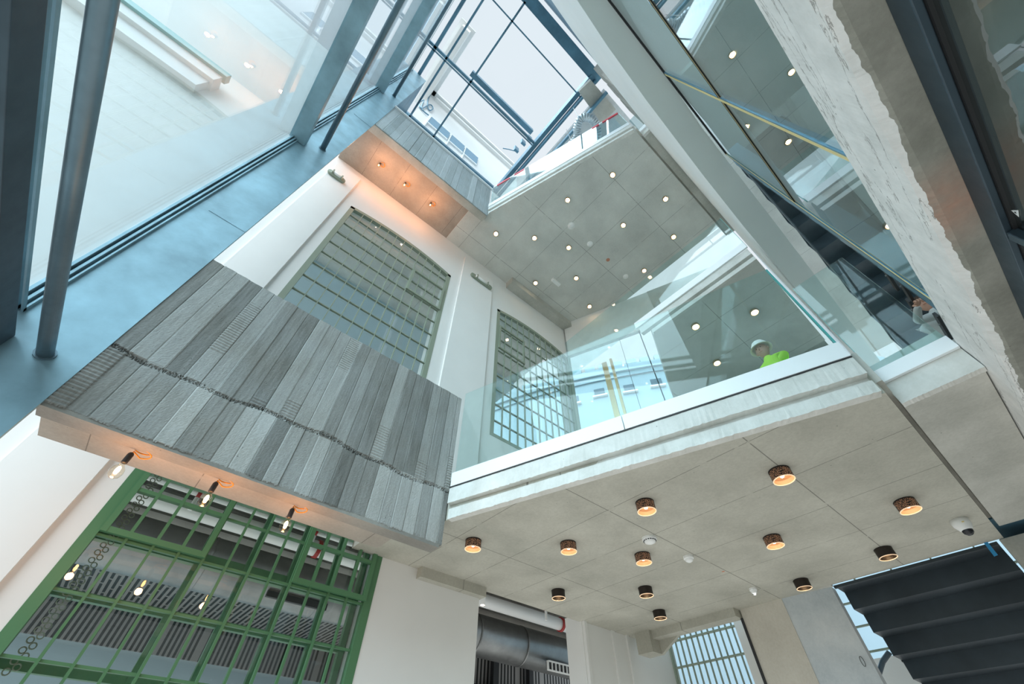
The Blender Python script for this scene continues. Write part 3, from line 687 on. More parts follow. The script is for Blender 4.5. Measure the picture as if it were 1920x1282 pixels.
# blue steel wall and stone blocks over the white wall
bm = B(); box(bm, -1.4, 2.42, -0.70, -0.64, 10.5, 17.3); box(bm, 2.42, 3.2, -0.70, -0.64, 14.2, 17.3); box(bm, -1.4, 3.3, -0.52, -0.24, 16.95, 17.3)
tag(ob('steel_edge_beam', bm, 'frameblue'), 'broad dark blue steel edge beam along the skylight', 'beam')
for k, (a, b) in enumerate((((1125, 140), (1150, 172)), ((1150, 172), (1176, 200)), ((1174, 198), (1200, 226)))):
    p = at(a[0], a[1], 1, -0.44); q = at(b[0]-7, b[1]-7, 1, -0.44)
    tag(ob('stone_block', one(box, 2.62+k*0.60, 3.08+k*0.60, -0.62, -0.41, 11.205, 15.4), 'warmconc'), 'brown concrete block in the row beside the white wall, %s' % ('nearest the blue edge beam', 'between the other two', 'nearest the tiny balustrade')[k], 'concrete block')
    tag(ob('steel_bracket', one(box, 3.085+k*0.60, 3.215+k*0.60, -0.60, -0.43, 11.205, 15.3), 'steel'), 'small steel bracket following the %s brown concrete block' % ('first', 'second', 'third')[k], 'bracket')
# roof slab and flexible duct past the main beam
bm = B(); prism_dir(bm, [at(1085, 172, 2, 16.0), at(1108, 150, 2, 16.0), at(1155, 205, 2, 16.0), at(1128, 232, 2, 16.0)], (0, 0, 0.3))
struct('ceiling.010', bm, 'conc', 'square grey roof panel beside the foil duct', 'ceiling')
bm = B(); box(bm, 3.5, 6.9, -0.3, 4.7, 16.4, 16.6)
struct('ceiling.011', bm, 'bluewall', 'pale roof ceiling beyond the main skylight beam', 'ceiling')
cp = [at(a, b, 2, 14.6) for a, b in ((1060, 300), (1068, 275), (1082, 258), (1082, 240), (1090, 222), (1107, 222), (1118, 236), (1120, 258), (1108, 285), (1090, 300))]
cu = []
for i in range(len(cp)-1):
    for s_ in range(9):
        u = s_/9; p0 = cp[max(i-1, 0)]; p1 = cp[i]; p2 = cp[i+1]; p3 = cp[min(i+2, len(cp)-1)]
        cu.append(0.5*((2*p1)+(p2-p0)*u+(2*p0-5*p1+4*p2-p3)*u*u+(3*p1-p0-3*p2+p3)*u**3))
t = thing('flexible_duct', 'crinkled silver flexible duct bending under the roof', 'duct', (0, 0, 0))
ob('duct_hose', one(tube, cu, [0.105+0.018*(k % 2) for k in range(len(cu))], 18), 'foil', t)
for k in (12, 34, 60): ob('hanger_rod', one(tube, [cu[k], (cu[k].x, cu[k].y, 16.45)], 0.008, 6), 'galv', t)

# ------------------------------------------------------------------ reflective glass wall over the beam
YGW = -0.70
t = tag(empty('window_7'), 'reflective glass wall above the rough beam with yellow taped mullions', 'window', None, 'structure')
ob('pane', one(box, -1.5, 1.74, YGW-0.006, YGW+0.006, 3.42, 5.30), 'mirrorglass', t); ob('pane', one(box, 1.76, 3.12, YGW-0.006, YGW+0.006, 3.42, 5.28), 'mirrorglass', t)
ob('pane', one(box, -1.5, 1.74, YGW-0.006, YGW+0.006, 5.33, 7.03), 'mirrorglass', t); ob('pane', one(box, 1.76, 3.12, YGW-0.006, YGW+0.006, 5.33, 7.03), 'mirrorglass', t)
ob('gasket', one(box, -1.5, 3.12, YGW-0.01, YGW+0.012, 5.28, 5.33), 'gasket', t)
ob('gasket', one(box, -1.5, 3.12, YGW-0.01, YGW+0.016, 6.99, 7.03), 'gasket', t)
x = ob('sealing_tape', one(box, -1.5, 3.10, YGW+0.012, YGW+0.014, 5.282, 5.287), 'yellow', t)
ob('mullion', one(box, 1.722, 1.768, YGW-0.03, YGW+0.012, 3.42, 7.0), 'frameblue', t); ob('sealing_tape', one(box, 1.738, 1.766, YGW+0.012, YGW+0.015, 3.42, 7.0), 'yellow', t)
ob('mullion', one(box, 3.10, 3.13, YGW-0.16, YGW+0.012, 3.42, 7.03), 'frameblue', t); ob('sealing_tape', one(box, 3.09, 3.103, YGW+0.012, YGW+0.016, 3.42, 7.03), 'yellow', t)
bm = B(); box(bm, 3.135, 3.155, YGW-0.16, YGW+0.01, 3.42, 6.95)
for k in range(7): pass
fl = ob('flange', bm, 'steeldark', t)
bm = B()
for k in range(6): box(bm, 3.30, 3.306, YGW-0.004, YGW-0.002, 3.7+k*0.5, 4.05+k*0.5)
ob('flange_plate', one(box, 3.105, 3.32, YGW-0.02, YGW-0.004, 3.42, 6.98), 'frameblue', t); ob('flange_slot', bm, 'black', t)
# room behind the reflective wall
bm = B(); box(bm, -2, 3.2, -3.2, -3.1, 3.4, 7.03); struct('wall_back.002', bm, 'greyplaster', 'grey wall behind the reflective glass', 'wall')
bm = B(); box(bm, -2, 3.1, -3.2, -0.98, 7.0, 7.1); struct('ceiling.012', bm, 'greyplaster', 'grey ceiling behind the reflective glass', 'ceiling')
bm = B(); box(bm, -2, 3.1, -3.2, -0.96, 3.42, 3.5); struct('floor.001', bm, 'conc', 'floor behind the reflective glass', 'floor')

# ------------------------------------------------------------------ steel stairs
def stair_flight(name, label, x0, z0, y0, y1, n, rise, run, mt='stair', th=0.012, stringer=True):
    t = thing(name, label, 'staircase', (0, 0, 0))
    for k in range(n):
        bm = B(); xa = x0+k*run; za = z0-k*rise
        box(bm, xa, xa+run+0.02, y0, y1, za-th, za)                 # tread seen from below
        ob('tread', bm, mt, t)
        bm = B(); box(bm, xa+run, xa+run+th, y0, y1, za-rise, za); ob('riser', bm, mt, t)
    if stringer:
        for yy in (y0-0.02, y1):
            bm = B(); prism_dir(bm, [(x0, yy, z0+0.05), (x0+n*run, yy, z0+0.05-n*rise), (x0+n*run, yy, z0-0.15-n*rise), (x0, yy, z0-0.15)], (0, 0.02, 0)); ob('stringer', bm, mt, t)
    return t
stair_flight('steel_staircase', 'dark folded steel staircase descending behind the lower slab', 6.60, 3.20, -0.06, 1.56, 9, 0.185, 0.30, stringer=False)
bpy.data.objects['steel_staircase']['label'] = 'dark folded steel staircase descending behind the lower slab'
ob('landing_beam', one(box, 6.565, 6.60, -0.06, 1.56, 3.16, 3.19), 'stair', bpy.data.objects['steel_staircase'])
struct('trim_8', one(box, 6.56, 6.64, 1.58, 2.8, 3.2, 3.3), 'conc', 'thin edge closing the slab over the blue-grey wall', 'edge')
t2 = stair_flight('steel_staircase', 'open dark steel staircase behind the glass wall mullion', 3.2, 6.98, -1.40, -0.72, 9, 0.21, 0.36, mt='stair2', stringer=False)
for yy in (-1.39, -0.73):
    bm = B(); prism_dir(bm, [(3.2, yy, 6.98), (6.44, yy, 5.09), (6.44, yy, 4.96), (3.2, yy, 6.85)], (0, 0.012, 0)); ob('stringer', bm, 'stair2', t2)

bm = B(); box(bm, 3.2, 14, -2.7, -0.66, 10.9, 11.1); struct('ceiling.014', bm, 'soffit2', 'grey ceiling above the open steel staircase', 'ceiling')
# wall and odds beyond the second staircase
bm = B(); box(bm, 3.3, 14, -2.7, -2.6, 3.4, 12.0); struct('wall_right.001', bm, 'white', 'white wall behind the open steel staircase', 'wall')
tag(ob('terracotta_brace', one(tube, [at(1500, 330, 1, -2.2), at(1660, 580, 1, -2.2)], 0.16, 24), 'terracotta', smooth=True), 'terracotta coloured sloping brace behind the open steel staircase', 'brace')
for k in range(5):
    p = at((1640, 1668, 1696, 1716, 1768)[k], (466, 520, 540, 583, 612)[k], 1, -0.93)
    t = thing('wall_rail_bracket', 'short black bolted bar under the glass mullion, %s' % ('nearest the staircase', 'second from the staircase', 'third from the staircase', 'gripped by a hand', 'nearest the rough beam')[k], 'bar', p)
    ob('bar_body', one(box, -0.22, 0.22, -0.012, 0.012, -0.03, 0.03), 'black', t)
    ob('bolt', one(tube, [(-0.05, 0.012, 0), (-0.05, 0.024, 0)], 0.012, 6), 'galv', t)

# ------------------------------------------------------------------ far glazed end wall with the crenellated tower outdoors
P0 = Vector((5.93, 4.58)); P1 = Vector((6.78, 2.45)); df = (P1-P0).normalized(); nf = Vector((-df.y, df.x))
def fpt(s_, z, d=0.0): return (P0.x+df.x*s_+nf.x*d, P0.y+df.y*s_+nf.y*d, z)
LF = (P1-P0).length
t = tag(empty('window_8'), 'glazed end wall beyond the balustrade looking out to the tower', 'window', None, 'structure')
def fbox(s0, s1, z0, z1, d0=-0.02, d1=0.02):
    bm = B(); prism(bm, [fpt(s0, 0, d0)[:2], fpt(s1, 0, d0)[:2], fpt(s1, 0, d1)[:2], fpt(s0, 0, d1)[:2]], z0, z1); return bm
ob('pane', fbox(0, LF, 3.6, 9.45, -0.006, 0.006), 'skyglass', t)
for s_ in (1.95,): ob('glass_joint', fbox(s_-0.012, s_+0.012, 3.6, 9.45, -0.012, 0.012), 'gasket', t)
for s_ in (1.42,): ob('glass_joint', fbox(s_-0.004, s_+0.004, 3.6, 9.45, -0.012, 0.012), 'gasket', t)
ob('window_frame', fbox(-0.03, 0.03, 3.6, 9.45, -0.03, 0.03), 'sage', t)
bm = fbox(0, 0.02, 9.45, 10.9, -0.05, 0.05); prism(bm, [fpt(0, 0, -.05)[:2], fpt(LF+2.8, 0, -.05)[:2], fpt(LF+2.8, 0, .05)[:2], fpt(0, 0, .05)[:2]], 9.45, 10.86)
struct('wall_end', bm, 'white', 'white end wall above the glazed opening', 'wall')
for k, (s_, w_) in enumerate(((0.92, 0.06), (1.10, 0.03))):
    tag(ob('timber_post', fbox(s_-w_, s_+w_, 3.6, 8.6, -0.20-0.05*k, -0.12-0.05*k), 'brass'), '%s ochre post standing inside the glazed end wall' % ('broad', 'slim')[k], 'post')
bm = fbox(LF, LF+0.22, 3.6, 9.45, -0.06, 0.06); struct('trim_7', bm, 'bluewall', 'pale mullion at the end of the far glazing', 'mullion')
bm = fbox(LF+0.22, LF+2.8, 3.6, 10.86, -0.06, 0.06); struct('wall_end.001', bm, 'conc', 'grey wall beyond the far glazing under the middle slab', 'wall')
# tower
XT = 19.0
PC = at(1160, 682, 0, XT); TD = Vector((-0.556, 0.831, 0)); TN = Vector((0.831, 0.556, 0))   # along the wall, and away from the camera
def tp(px, py):
    d = FWD*F_PX + RT*(px-960) - UP*(py-641); t_ = (PC-CAM).dot(TN)/d.dot(TN); return CAM + d*t_
RT_ = 40.0
def tw(ang, dr):
    c = PC + TN*RT_ - TN*((RT_+dr)*math.cos(ang)) + TD*((RT_+dr)*math.sin(ang)); return (c.x, c.y)
def arc(bm, r0, r1, z0, z1, u, v): prism(bm, [tw(u, r1), tw(v, r1), tw(v, r0), tw(u, r0)], z0, z1)
def ringwall(bm, r0, r1, z0, z1, n=16, a0=-0.5, a1=0.30):
    for k in range(n): arc(bm, r0, r1, z0, z1, a0+(a1-a0)*k/n, a0+(a1-a0)*(k+1)/n)
zt = PC.z; stepm = (tp(1110, 690)-tp(1135, 685)).length/RT_
t = thing('castle_tower', 'white crenellated tower standing outdoors beyond the end glazing', 'tower', (PC.x, PC.y, 0))
inv = Matrix.Translation(-Vector((PC.x, PC.y, 0)))
def tob(name, bm, m, par):
    if par is t: bmesh.ops.transform(bm, matrix=inv, verts=bm.verts)
    return ob(name, bm, m, par)
hm = stepm*RT_*0.42
bm = B(); ringwall(bm, -0.6, 0, -1, zt-hm-0.95); tob('wall', bm, 'tower', t)
bm = B(); ringwall(bm, -0.6, 0.12, zt-hm-0.95, zt-hm-0.55); ringwall(bm, -0.6, 0.28, zt-hm-0.55, zt-hm); tob('parapet', bm, 'tower', t)
bm = B(); u = -0.5
while u < 0.29: arc(bm, -0.1, 0.28, zt-hm-0.01, zt, u, u+stepm*0.72); u += stepm
tob('merlons', bm, 'tower', t)
for (px, py) in ((1124, 735), (1231, 716), (1180, 728), (1075, 748)):
    p = tp(px, py); ang = math.asin((p-PC).dot(TD)/RT_); hw = stepm*0.36; hh = hw*RT_*0.9
    bm = B(); arc(bm, -0.2, 0.05, p.z-hh, p.z+hh, ang-hw, ang+hw); wn = tob('window', bm, 'steeldark', t)
    bm = B(); arc(bm, -0.2, 0.18, p.z-hh*1.35, p.z-hh, ang-hw*1.4, ang+hw*1.4); bmesh.ops.transform(bm, matrix=inv, verts=bm.verts); ob('sill', bm, 'fac', wn)

# ------------------------------------------------------------------ ground floor, far side
bm = B(); box(bm, 6.34, 6.62, 4.16, 4.42, 2.93, 3.2); box(bm, 6.40, 6.60, 2.80, 4.4, 3.10, 3.2)
prism_dir(bm, [(6.56, 4.16, 3.2), (6.56, 4.16, 2.93), (6.56, 3.75, 3.14), (6.56, 3.75, 3.2)], (0.06, 0, 0))
struct('beam.003', bm, 'soffit1', 'short concrete bracket under the far corner of the lower slab', 'beam')
bm = B(); box(bm, 6.55, 7.0, 2.20, 2.78, 0, 3.2); struct('wall_far', bm, 'beige', 'beige rendered wall pier under the lower slab', 'wall')
bm = B(); prism(bm, [(6.56, 2.20), (6.62, 1.60), (6.74, 1.60), (6.70, 2.20)], 0, 3.2)
w2 = struct('wall_far.001', bm, 'bluewall', 'smooth blue-grey concrete wall beside the dark staircase', 'wall')
for (px, py) in ((1521, 1198), (1618, 1240)):
    p = at(px, py, 0, 6.6); pts = [(6.585 if False else p.x-0.012, p.y+0.016*math.cos(a_), p.z+0.045*math.sin(a_)) for a_ in np.linspace(0, 2*math.pi, 17)]
    ob('tie_hole', one(tube, pts, 0.003, 5, False), 'black', w2)
ob('joint_seal', one(box, 6.53, 6.56, 2.78, 2.81, 0, 3.1), 'black', None); tag(bpy.data.objects['joint_seal'], 'black vertical seal along the beige pier', 'seal')
t = tag(empty('window_9'), 'gridded green-white window beyond the bracket looking outdoors', 'window', None, 'structure')
bm = B()
for k in range(13): y = 3.30+1.25*k/12; box(bm, 7.48, 7.52, y-0.006, y+0.006, 0, 4.0)
for z in (2.55, 2.95, 3.30): box(bm, 7.47, 7.53, 3.25, 4.6, z-0.010, z+0.010)
box(bm, 7.46, 7.54, 3.22, 3.30, 0, 4.0); box(bm, 7.46, 7.54, 4.55, 4.62, 0, 4.0)
ob('glazing_bars', bm, 'sage', t); ob('pane', one(box, 7.495, 7.505, 3.25, 4.6, 0, 4.0), 'skyglass', t)
bm = B(); box(bm, 7.2, 7.6, 2.2, 3.22, 0, 4.0); struct('wall_far.002', bm, 'white', 'white reveal beside the far gridded window', 'wall')
# white folded jamb at the doorway's far side
bm = B(); box(bm, 5.30, 7.6, 4.58, 4.9, 0, 3.3)
for (x0, x1, d) in ((5.31, 5.36, 0.05), (5.95, 6.02, 0.03), (6.30, 6.36, 0.03)): box(bm, x0, x1, 4.58-d, 4.6, 0, 3.2)
struct('wall_left.001', bm, 'white', 'white wall to the far side of the tall doorway', 'wall')
# white balcony-like structure seen between the wall and the stair
t = tag(empty('window_10'), 'bright window strip between the blue-grey wall and the dark stair', 'window', None, 'structure')
bm = B()
for k in range(5): z = 3.2+0.35*k; box(bm, 10.0, 10.05, -1.0, 3.2, z-0.012, z+0.012)
for y in (0.2, 0.8, 1.4, 2.0, 2.6): box(bm, 10.0, 10.05, y-0.012, y+0.012, 3.0, 4.9)
ob('glazing_bars', bm, 'sage', t); ob('pane', one(box, 10.02, 10.03, -1, 3.2, 3.1, 4.9), 'skyglass', t)
bm = B(); box(bm, 10, 10.3, -1.0, 3.4, 1.9, 3.1); struct('wall_far.003', bm, 'white', 'white sill wall below the bright window strip', 'wall')
tag(ob('steel_prop', one(tube, [at(1642, 1282, 0, 8.2), at(1655, 1240, 0, 8.2), at(1668, 1222, 0, 8.2)], 0.03, 8), 'steeldark'), 'dark bent steel prop against the bright window strip', 'prop')
# right of the dark stair: door head and edge wall
bm = B(); box(bm, 6.56, 9.5, -0.60, -0.085, 2.2, 3.195); struct('wall_far.004', bm, 'conc', 'grey wall to the side of the dark staircase', 'wall')
tag(ob('masking_tape', one(prism_dir, [at(1841, 1013, 0, 6.545), at(1848, 1011, 0, 6.545), at(1871, 1040, 0, 6.545), at(1864, 1043, 0, 6.545)], (0.004, 0, 0)), 'bluetape'), 'blue masking tape strip at the top of the dark staircase', 'tape')

# ------------------------------------------------------------------ ground floor glass wall on the right
t = tag(empty('window_11'), 'dark framed glass wall under the rough beam close by', 'window', None, 'structure')
YR = -0.84
bm = B(); box(bm, -2, 6.5, -0.822, -0.795, 2.87, 2.98); ob('head_frame', bm, 'steeldark', t, bevel=0.004)
bm = B(); box(bm, -2, 6.5, -0.85, -0.822, 2.86, 2.98); ob('gasket', bm, 'gasket', t)
for x in (2.04,): ob('mullion', one(box, x, x+0.05, -0.835, -0.80, 0, 2.87), 'steeldark', t, bevel=0.004); ob('gasket', one(box, x-0.012, x+0.062, -0.86, -0.835, 0, 2.87), 'gasket', t)
ob('pane', one(box, -2, 2.04, YR-0.006, YR+0.006, 0, 2.87), 'darkglass', t); ob('pane', one(box, 2.09, 6.5, YR-0.006, YR+0.006, 0, 2.87), 'darkglass', t)
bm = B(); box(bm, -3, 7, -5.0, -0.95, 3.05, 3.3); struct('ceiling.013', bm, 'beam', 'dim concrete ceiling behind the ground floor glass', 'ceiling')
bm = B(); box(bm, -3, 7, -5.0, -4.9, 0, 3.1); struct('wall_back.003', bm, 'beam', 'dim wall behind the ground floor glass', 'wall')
for (px, py, s_) in ((1906, 398, 0.022), (1908, 433, 0.02)):
    p = at(px, py, 1, YR+0.008)
    bm = B(); prism_dir(bm, [(-s_, 0, -s_*0.6), (s_*1.2, 0, -s_*0.2), (0, 0, s_)], (0, 0.001, 0)); 
    o = tag(ob('warning_sticker', bm, 'sticker', loc=p), 'white triangular sticker on the dark framed glass, %s' % ('upper of two' if py < 410 else 'lower of two'), 'sticker')
    if py < 410:
        bm = B(); q = s_*0.35; tube(bm, [(-q*.6, 0.0015, -q*.2), (q*.2, 0.0015, q*1.1), (q*.9, 0.0015, 0)], 0.0012, 5); tube(bm, [(-q*.2, 0.0015, q*.3), (q*.6, 0.0015, q*.4)], 0.001, 5); ob('printed_mark', bm, 'black', o)

# ------------------------------------------------------------------ ceiling lamps
def make_lamp(label, loc, lit=True):
    t = thing('ceiling_lamp', label, 'ceiling lamp', loc, 'cylindrical lamps under the lower slab')
    ob('housing', one(lathe, [(0.084, -0.004), (0.084, -0.088)], 40), M['housing'], t, smooth=True); ob('top_plate', one(lathe, [(0, 0), (0.085, 0), (0.085, -0.008), (0, -0.008)], 40), M['housingdark'], t)
    ob('lit_rim', one(lathe, [(0.085, -0.092), (0.085, -0.087), (0.079, -0.087), (0.079, -0.092), (0.085, -0.092)], 40), 'lampring', t)
    ob('reflector', one(lathe, [(0.080, -0.050), (0.05, -0.042), (0.03, -0.04), (0, -0.04)], 40), 'lampinner', t, smooth=True)
    ob('liner', one(lathe, [(0.080, -0.010), (0.080, -0.086)], 40), 'lampliner' if lit else 'housingdark', t, smooth=True)  # added sleeve; when lit, its emission stands in for bulb light through the mesh
    ob('bulb', one(lathe, [(0, -0.042), (0.012, -0.046), (0.017, -0.054), (0.012, -0.062), (0, -0.065)], 16), 'bulb', t, smooth=True)
    return t
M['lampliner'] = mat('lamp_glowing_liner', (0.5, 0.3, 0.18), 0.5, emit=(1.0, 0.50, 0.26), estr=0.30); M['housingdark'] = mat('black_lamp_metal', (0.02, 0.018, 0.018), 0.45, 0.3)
Mh = mat('perforated_black_lamp_housing', (0.035, 0.025, 0.02), 0.5, 0.2); g = G(Mh)
vo = g.n('ShaderNodeTexVoronoi'); vo.inputs['Scale'].default_value = 170; g.l(g.pos(), vo.inputs['Vector'])
tr_ = g.n('ShaderNodeBsdfTransparent'); ms = g.n('ShaderNodeMixShader'); om = g.t.nodes['Material Output']
g.l(g.math('LESS_THAN', vo.outputs['Distance'], 0.36), ms.inputs[0]); g.l(g.b.outputs[0], ms.inputs[1]); g.l(tr_.outputs[0], ms.inputs[2]); g.l(ms.outputs[0], om.inputs[0])
M['housing'] = Mh
LS = [((887, 1022), 'lit cylinder ceiling lamp nearest the board-marked parapet'),
 ((1066, 1027), 'lit cylinder ceiling lamp between the parapet-side lamp and the smoke detector'),
 ((1211, 951), 'lit cylinder ceiling lamp above the vented smoke detector'),
 ((1466, 892), 'brightest cylinder ceiling lamp, closest to the balustrade edge crack'),
 ((1702, 949), 'cylinder ceiling lamp beside the dome camera'),
 ((1206, 1048), 'cylinder ceiling lamp just below the vented smoke detector'),
 ((1451, 1016), 'cylinder ceiling lamp in the middle of the slab right of the plain detector'),
 ((1661, 1038), 'dark cylinder ceiling lamp above the steel staircase'),
 ((1047, 1115), 'dark cylinder ceiling lamp over the tall doorway with the duct'),
 ((1211, 1110), 'dark cylinder ceiling lamp above the lowest lamp'),
 ((1237, 1153), 'lowest dark cylinder ceiling lamp, next to the concrete bracket'),
 ((1505, 1096), 'dark cylinder ceiling lamp over the blue-grey wall')]
protos = {}
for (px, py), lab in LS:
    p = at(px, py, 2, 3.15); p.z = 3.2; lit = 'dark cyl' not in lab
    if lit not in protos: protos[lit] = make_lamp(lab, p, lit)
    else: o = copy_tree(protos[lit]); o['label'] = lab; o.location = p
def make_downlight(label, loc, group, r=0.062):
    t = thing('downlight', label, 'downlight', loc, group)
    ob('housing', one(lathe, [(0, 0), (r, 0), (r, -0.05), (r-0.01, -0.05), (r-0.012, -0.01), (0, -0.01)], 24), 'brass', t)
    ob('bulb', one(lathe, [(0, -0.012), (r-0.02, -0.02), (r-0.02, -0.045), (0, -0.06)], 16), 'bulb', t, smooth=True)
    return t
DL = [((1148, 327), 'glowing downlight nearest the taped glass balustrade corner'),
 ((1064, 374), 'glowing downlight second from the taped balustrade'),
 ((1247, 372), 'glowing downlight nearest the open slab joint'),
 ((1168, 421), 'glowing downlight in the centre of the upper slab, above the joint crossing'),
 ((930, 437), 'glowing downlight nearest the upper parapet corner'),
 ((1002, 445), 'glowing downlight second from the upper parapet corner'),
 ((1066, 463), 'glowing downlight under the round smoke detector pair'),
 ((1262, 443), 'glowing downlight above the corner of the middle balustrade'),
 ((1080, 520), 'glowing downlight beside the white exit-light box, on the open side'),
 ((1004, 529), 'glowing downlight between the exit-light box and the wall beam'),
 ((1207, 506), 'glowing downlight almost touching the middle balustrade top'),
 ((1105, 573), 'glowing downlight lowest on the upper slab')]
dl = None
for (px, py), lab in DL:
    p = at(px, py, 2, 10.86)
    if dl is None: dl = make_downlight(lab, p, 'downlights on the upper slab')
    else: o = copy_tree(dl); o['label'] = lab; o.location = p
d2 = None
for (px, py), lab in (((1303, 610), 'hazy downlight behind the balustrade glass, farthest from its corner'), ((1413, 583), 'hazy downlight behind the balustrade glass, highest of three'), ((1343, 678), 'hazy downlight behind the balustrade glass, lowest of three')):
    p = at(px, py, 2, 7.03)
    if d2 is None: d2 = make_downlight(lab, p, 'downlights on the middle slab', 0.07)
    else: o = copy_tree(d2); o['label'] = lab; o.location = p

# ------------------------------------------------------------------ hanging filament bulbs
def make_bulb(label, loc, group, hook):
    """loc is the ceiling point; hook: vector to the socket top"""
    t = thing('pendant_bulb', label, 'light bulb', loc, group); h = Vector(hook)
    side = Vector((0.05, -0.03, 0))
    pts = [Vector((0.06, -0.09, -0.005))]
    for k in range(19): a_ = k/18*2.4*math.pi; pts.append(Vector((0.055+0.055*math.cos(a_+0.4), -0.05+0.05*math.sin(a_+0.4), -0.012-0.0022*k)))
    pts += [h*0.6, h]
    ob('cord', one(tube, pts, 0.0045, 8), 'orangecord', t, smooth=True)
    d = Vector((0, 0, -1))
    ob('socket', one(lathe, [(0, 0), (0.013, 0), (0.019, -0.012), (0.019, -0.075), (0.015, -0.08), (0, -0.08)], 20, h), 'black', t, smooth=True)
    ob('glass_envelope', one(lathe, [(0.014, -0.08), (0.018, -0.095), (0.036, -0.120), (0.042, -0.148), (0.034, -0.176), (0.016, -0.190), (0, -0.192)], 24, h), 'bulbglass', t, smooth=True)
    ob('filament', one(lathe, [(0, -0.100), (0.010, -0.112), (0.014, -0.135), (0.010, -0.158), (0, -0.165)], 12, h), 'filament', t, smooth=True)
    return t
bl = None
for x, lab in ((-0.44, 'hanging filament bulb nearest the white pilaster and green frame'), (0.12, 'middle hanging filament bulb of three under the lower parapet'), (0.71, 'hanging filament bulb farthest from the white pilaster')):
    p = (x, 3.62, 2.965)
    if bl is None: bl = make_bulb(lab, p, 'filament bulbs under the lower walkway', (0, -0.05, -0.06))
    else: o = copy_tree(bl); o['label'] = lab; o.location = p
    L = bpy.data.lights.new('bulb_light', 'POINT'); L.energy = 3.2; L.color = (1.0, 0.42, 0.18); L.shadow_soft_size = 0.03
    lo = bpy.data.objects.new('bulb_light', L); COL.objects.link(lo); lo.location = (x, 3.57, 2.70)
bl2 = None
for x, lab in ((-0.51, 'small glowing bulb under the upper walkway nearest the steel plate'), (0.15, 'small glowing bulb in the middle under the upper walkway'), (0.86, 'small glowing bulb under the upper walkway nearest the slab')):
    p = (x, 4.12, 10.88)
    if bl2 is None: bl2 = make_bulb(lab, p, 'filament bulbs under the upper walkway', (0, -0.05, -0.05))
    else: o = copy_tree(bl2); o['label'] = lab; o.location = p
    L = bpy.data.lights.new('bulb_light', 'POINT'); L.energy = 7.0; L.color = (1.0, 0.42, 0.20); L.shadow_soft_size = 0.03
    lo = bpy.data.objects.new('bulb_light', L); COL.objects.link(lo); lo.location = (x, 4.02, 10.50)

# ------------------------------------------------------------------ small fittings on the ceilings
def detector(label, loc, r=0.055, vents=False):
    t = thing('smoke_detector', label, 'smoke detector', loc)
    ob('base', one(lathe, [(0, 0), (r, 0), (r, -0.02), (r*0.96, -0.026), (0, -0.026)], 28), 'plastic', t, smooth=False)
    ob('dome', one(lathe, [(r*0.82, -0.026), (r*0.72, -0.048), (r*0.35, -0.06), (0, -0.062)], 28), 'plastic', t, smooth=True)
    if vents:
        bm = B()
        for k in range(16):
            a_ = 2*math.pi*k/16; c = Vector((r*0.80*math.cos(a_), r*0.80*math.sin(a_), -0.034)); box(bm, c.x-0.006, c.x+0.006, c.y-0.006, c.y+0.006, c.z-0.003, c.z+0.003)
        ob('vent_slots', bm, 'black', t)
    return t
for (px, py), z, lab, r, v in (((1217, 1008), 3.2, 'white vented smoke detector between two lit cylinder lamps', 0.075, True), ((1290, 1043), 3.2, 'plain white round detector near the orange ceiling mark', 0.055, False), ((1411, 1103), 3.2, 'small clear round sensor with a white light', 0.045, False),
    ((1071, 423), 10.86, 'white round detector on the upper slab between downlights', 0.09, False), ((1106, 457), 10.86, 'smaller white round sensor beside the downlight pair', 0.075, False), ((1173, 518), 10.86, 'white round sensor on the upper slab nearest the middle balustrade', 0.07, False)):
    t = detector(lab, at(px, py, 2, z), r, v)
    if px == 1411: ob('light', one(lathe, [(0, -0.075), (0.013, -0.068), (0, -0.06)], 12), 'led', t)
p = at(1797, 975, 2, 3.2)
t = thing('dome_camera', 'white dome security camera on the ceiling near the stair', 'security camera', p)
ob('housing', one(lathe, [(0, 0), (0.075, 0), (0.072, -0.05), (0.055, -0.085), (0.046, -0.10), (0, -0.10)], 32), 'plastic', t, smooth=True)
ob('dark_lens_dome', one(lathe, [(0.044, -0.10), (0.040, -0.122), (0.022, -0.14), (0, -0.145)], 24), mat('smoked_dome', (0.02, 0.02, 0.025), 0.08), t, smooth=True)
ob('logo_mark', one(box, -0.072, -0.066, -0.03, -0.012, -0.05, -0.04), 'yellow', t)
p = at(1042, 527, 2, 10.86)
tag(ob('exit_light_box', one(box, -0.14, 0.14, -0.045, 0.045, -0.10, 0), 'plastic', loc=p, bevel=0.005), 'white rectangular emergency light box on the upper slab', 'emergency light')
for (px, py, z) in ((1356, 1071, 3.2), (1140, 487, 10.86)):
    p = at(px, py, 2, z)
    tag(ob('ceiling_mark', one(lathe, [(0, -0.0015), (0.018 if z < 5 else 0.05, -0.001)], 16), 'terracotta', loc=p), 'small orange mark on the %s slab' % ('lower' if z < 5 else 'upper'), 'mark')
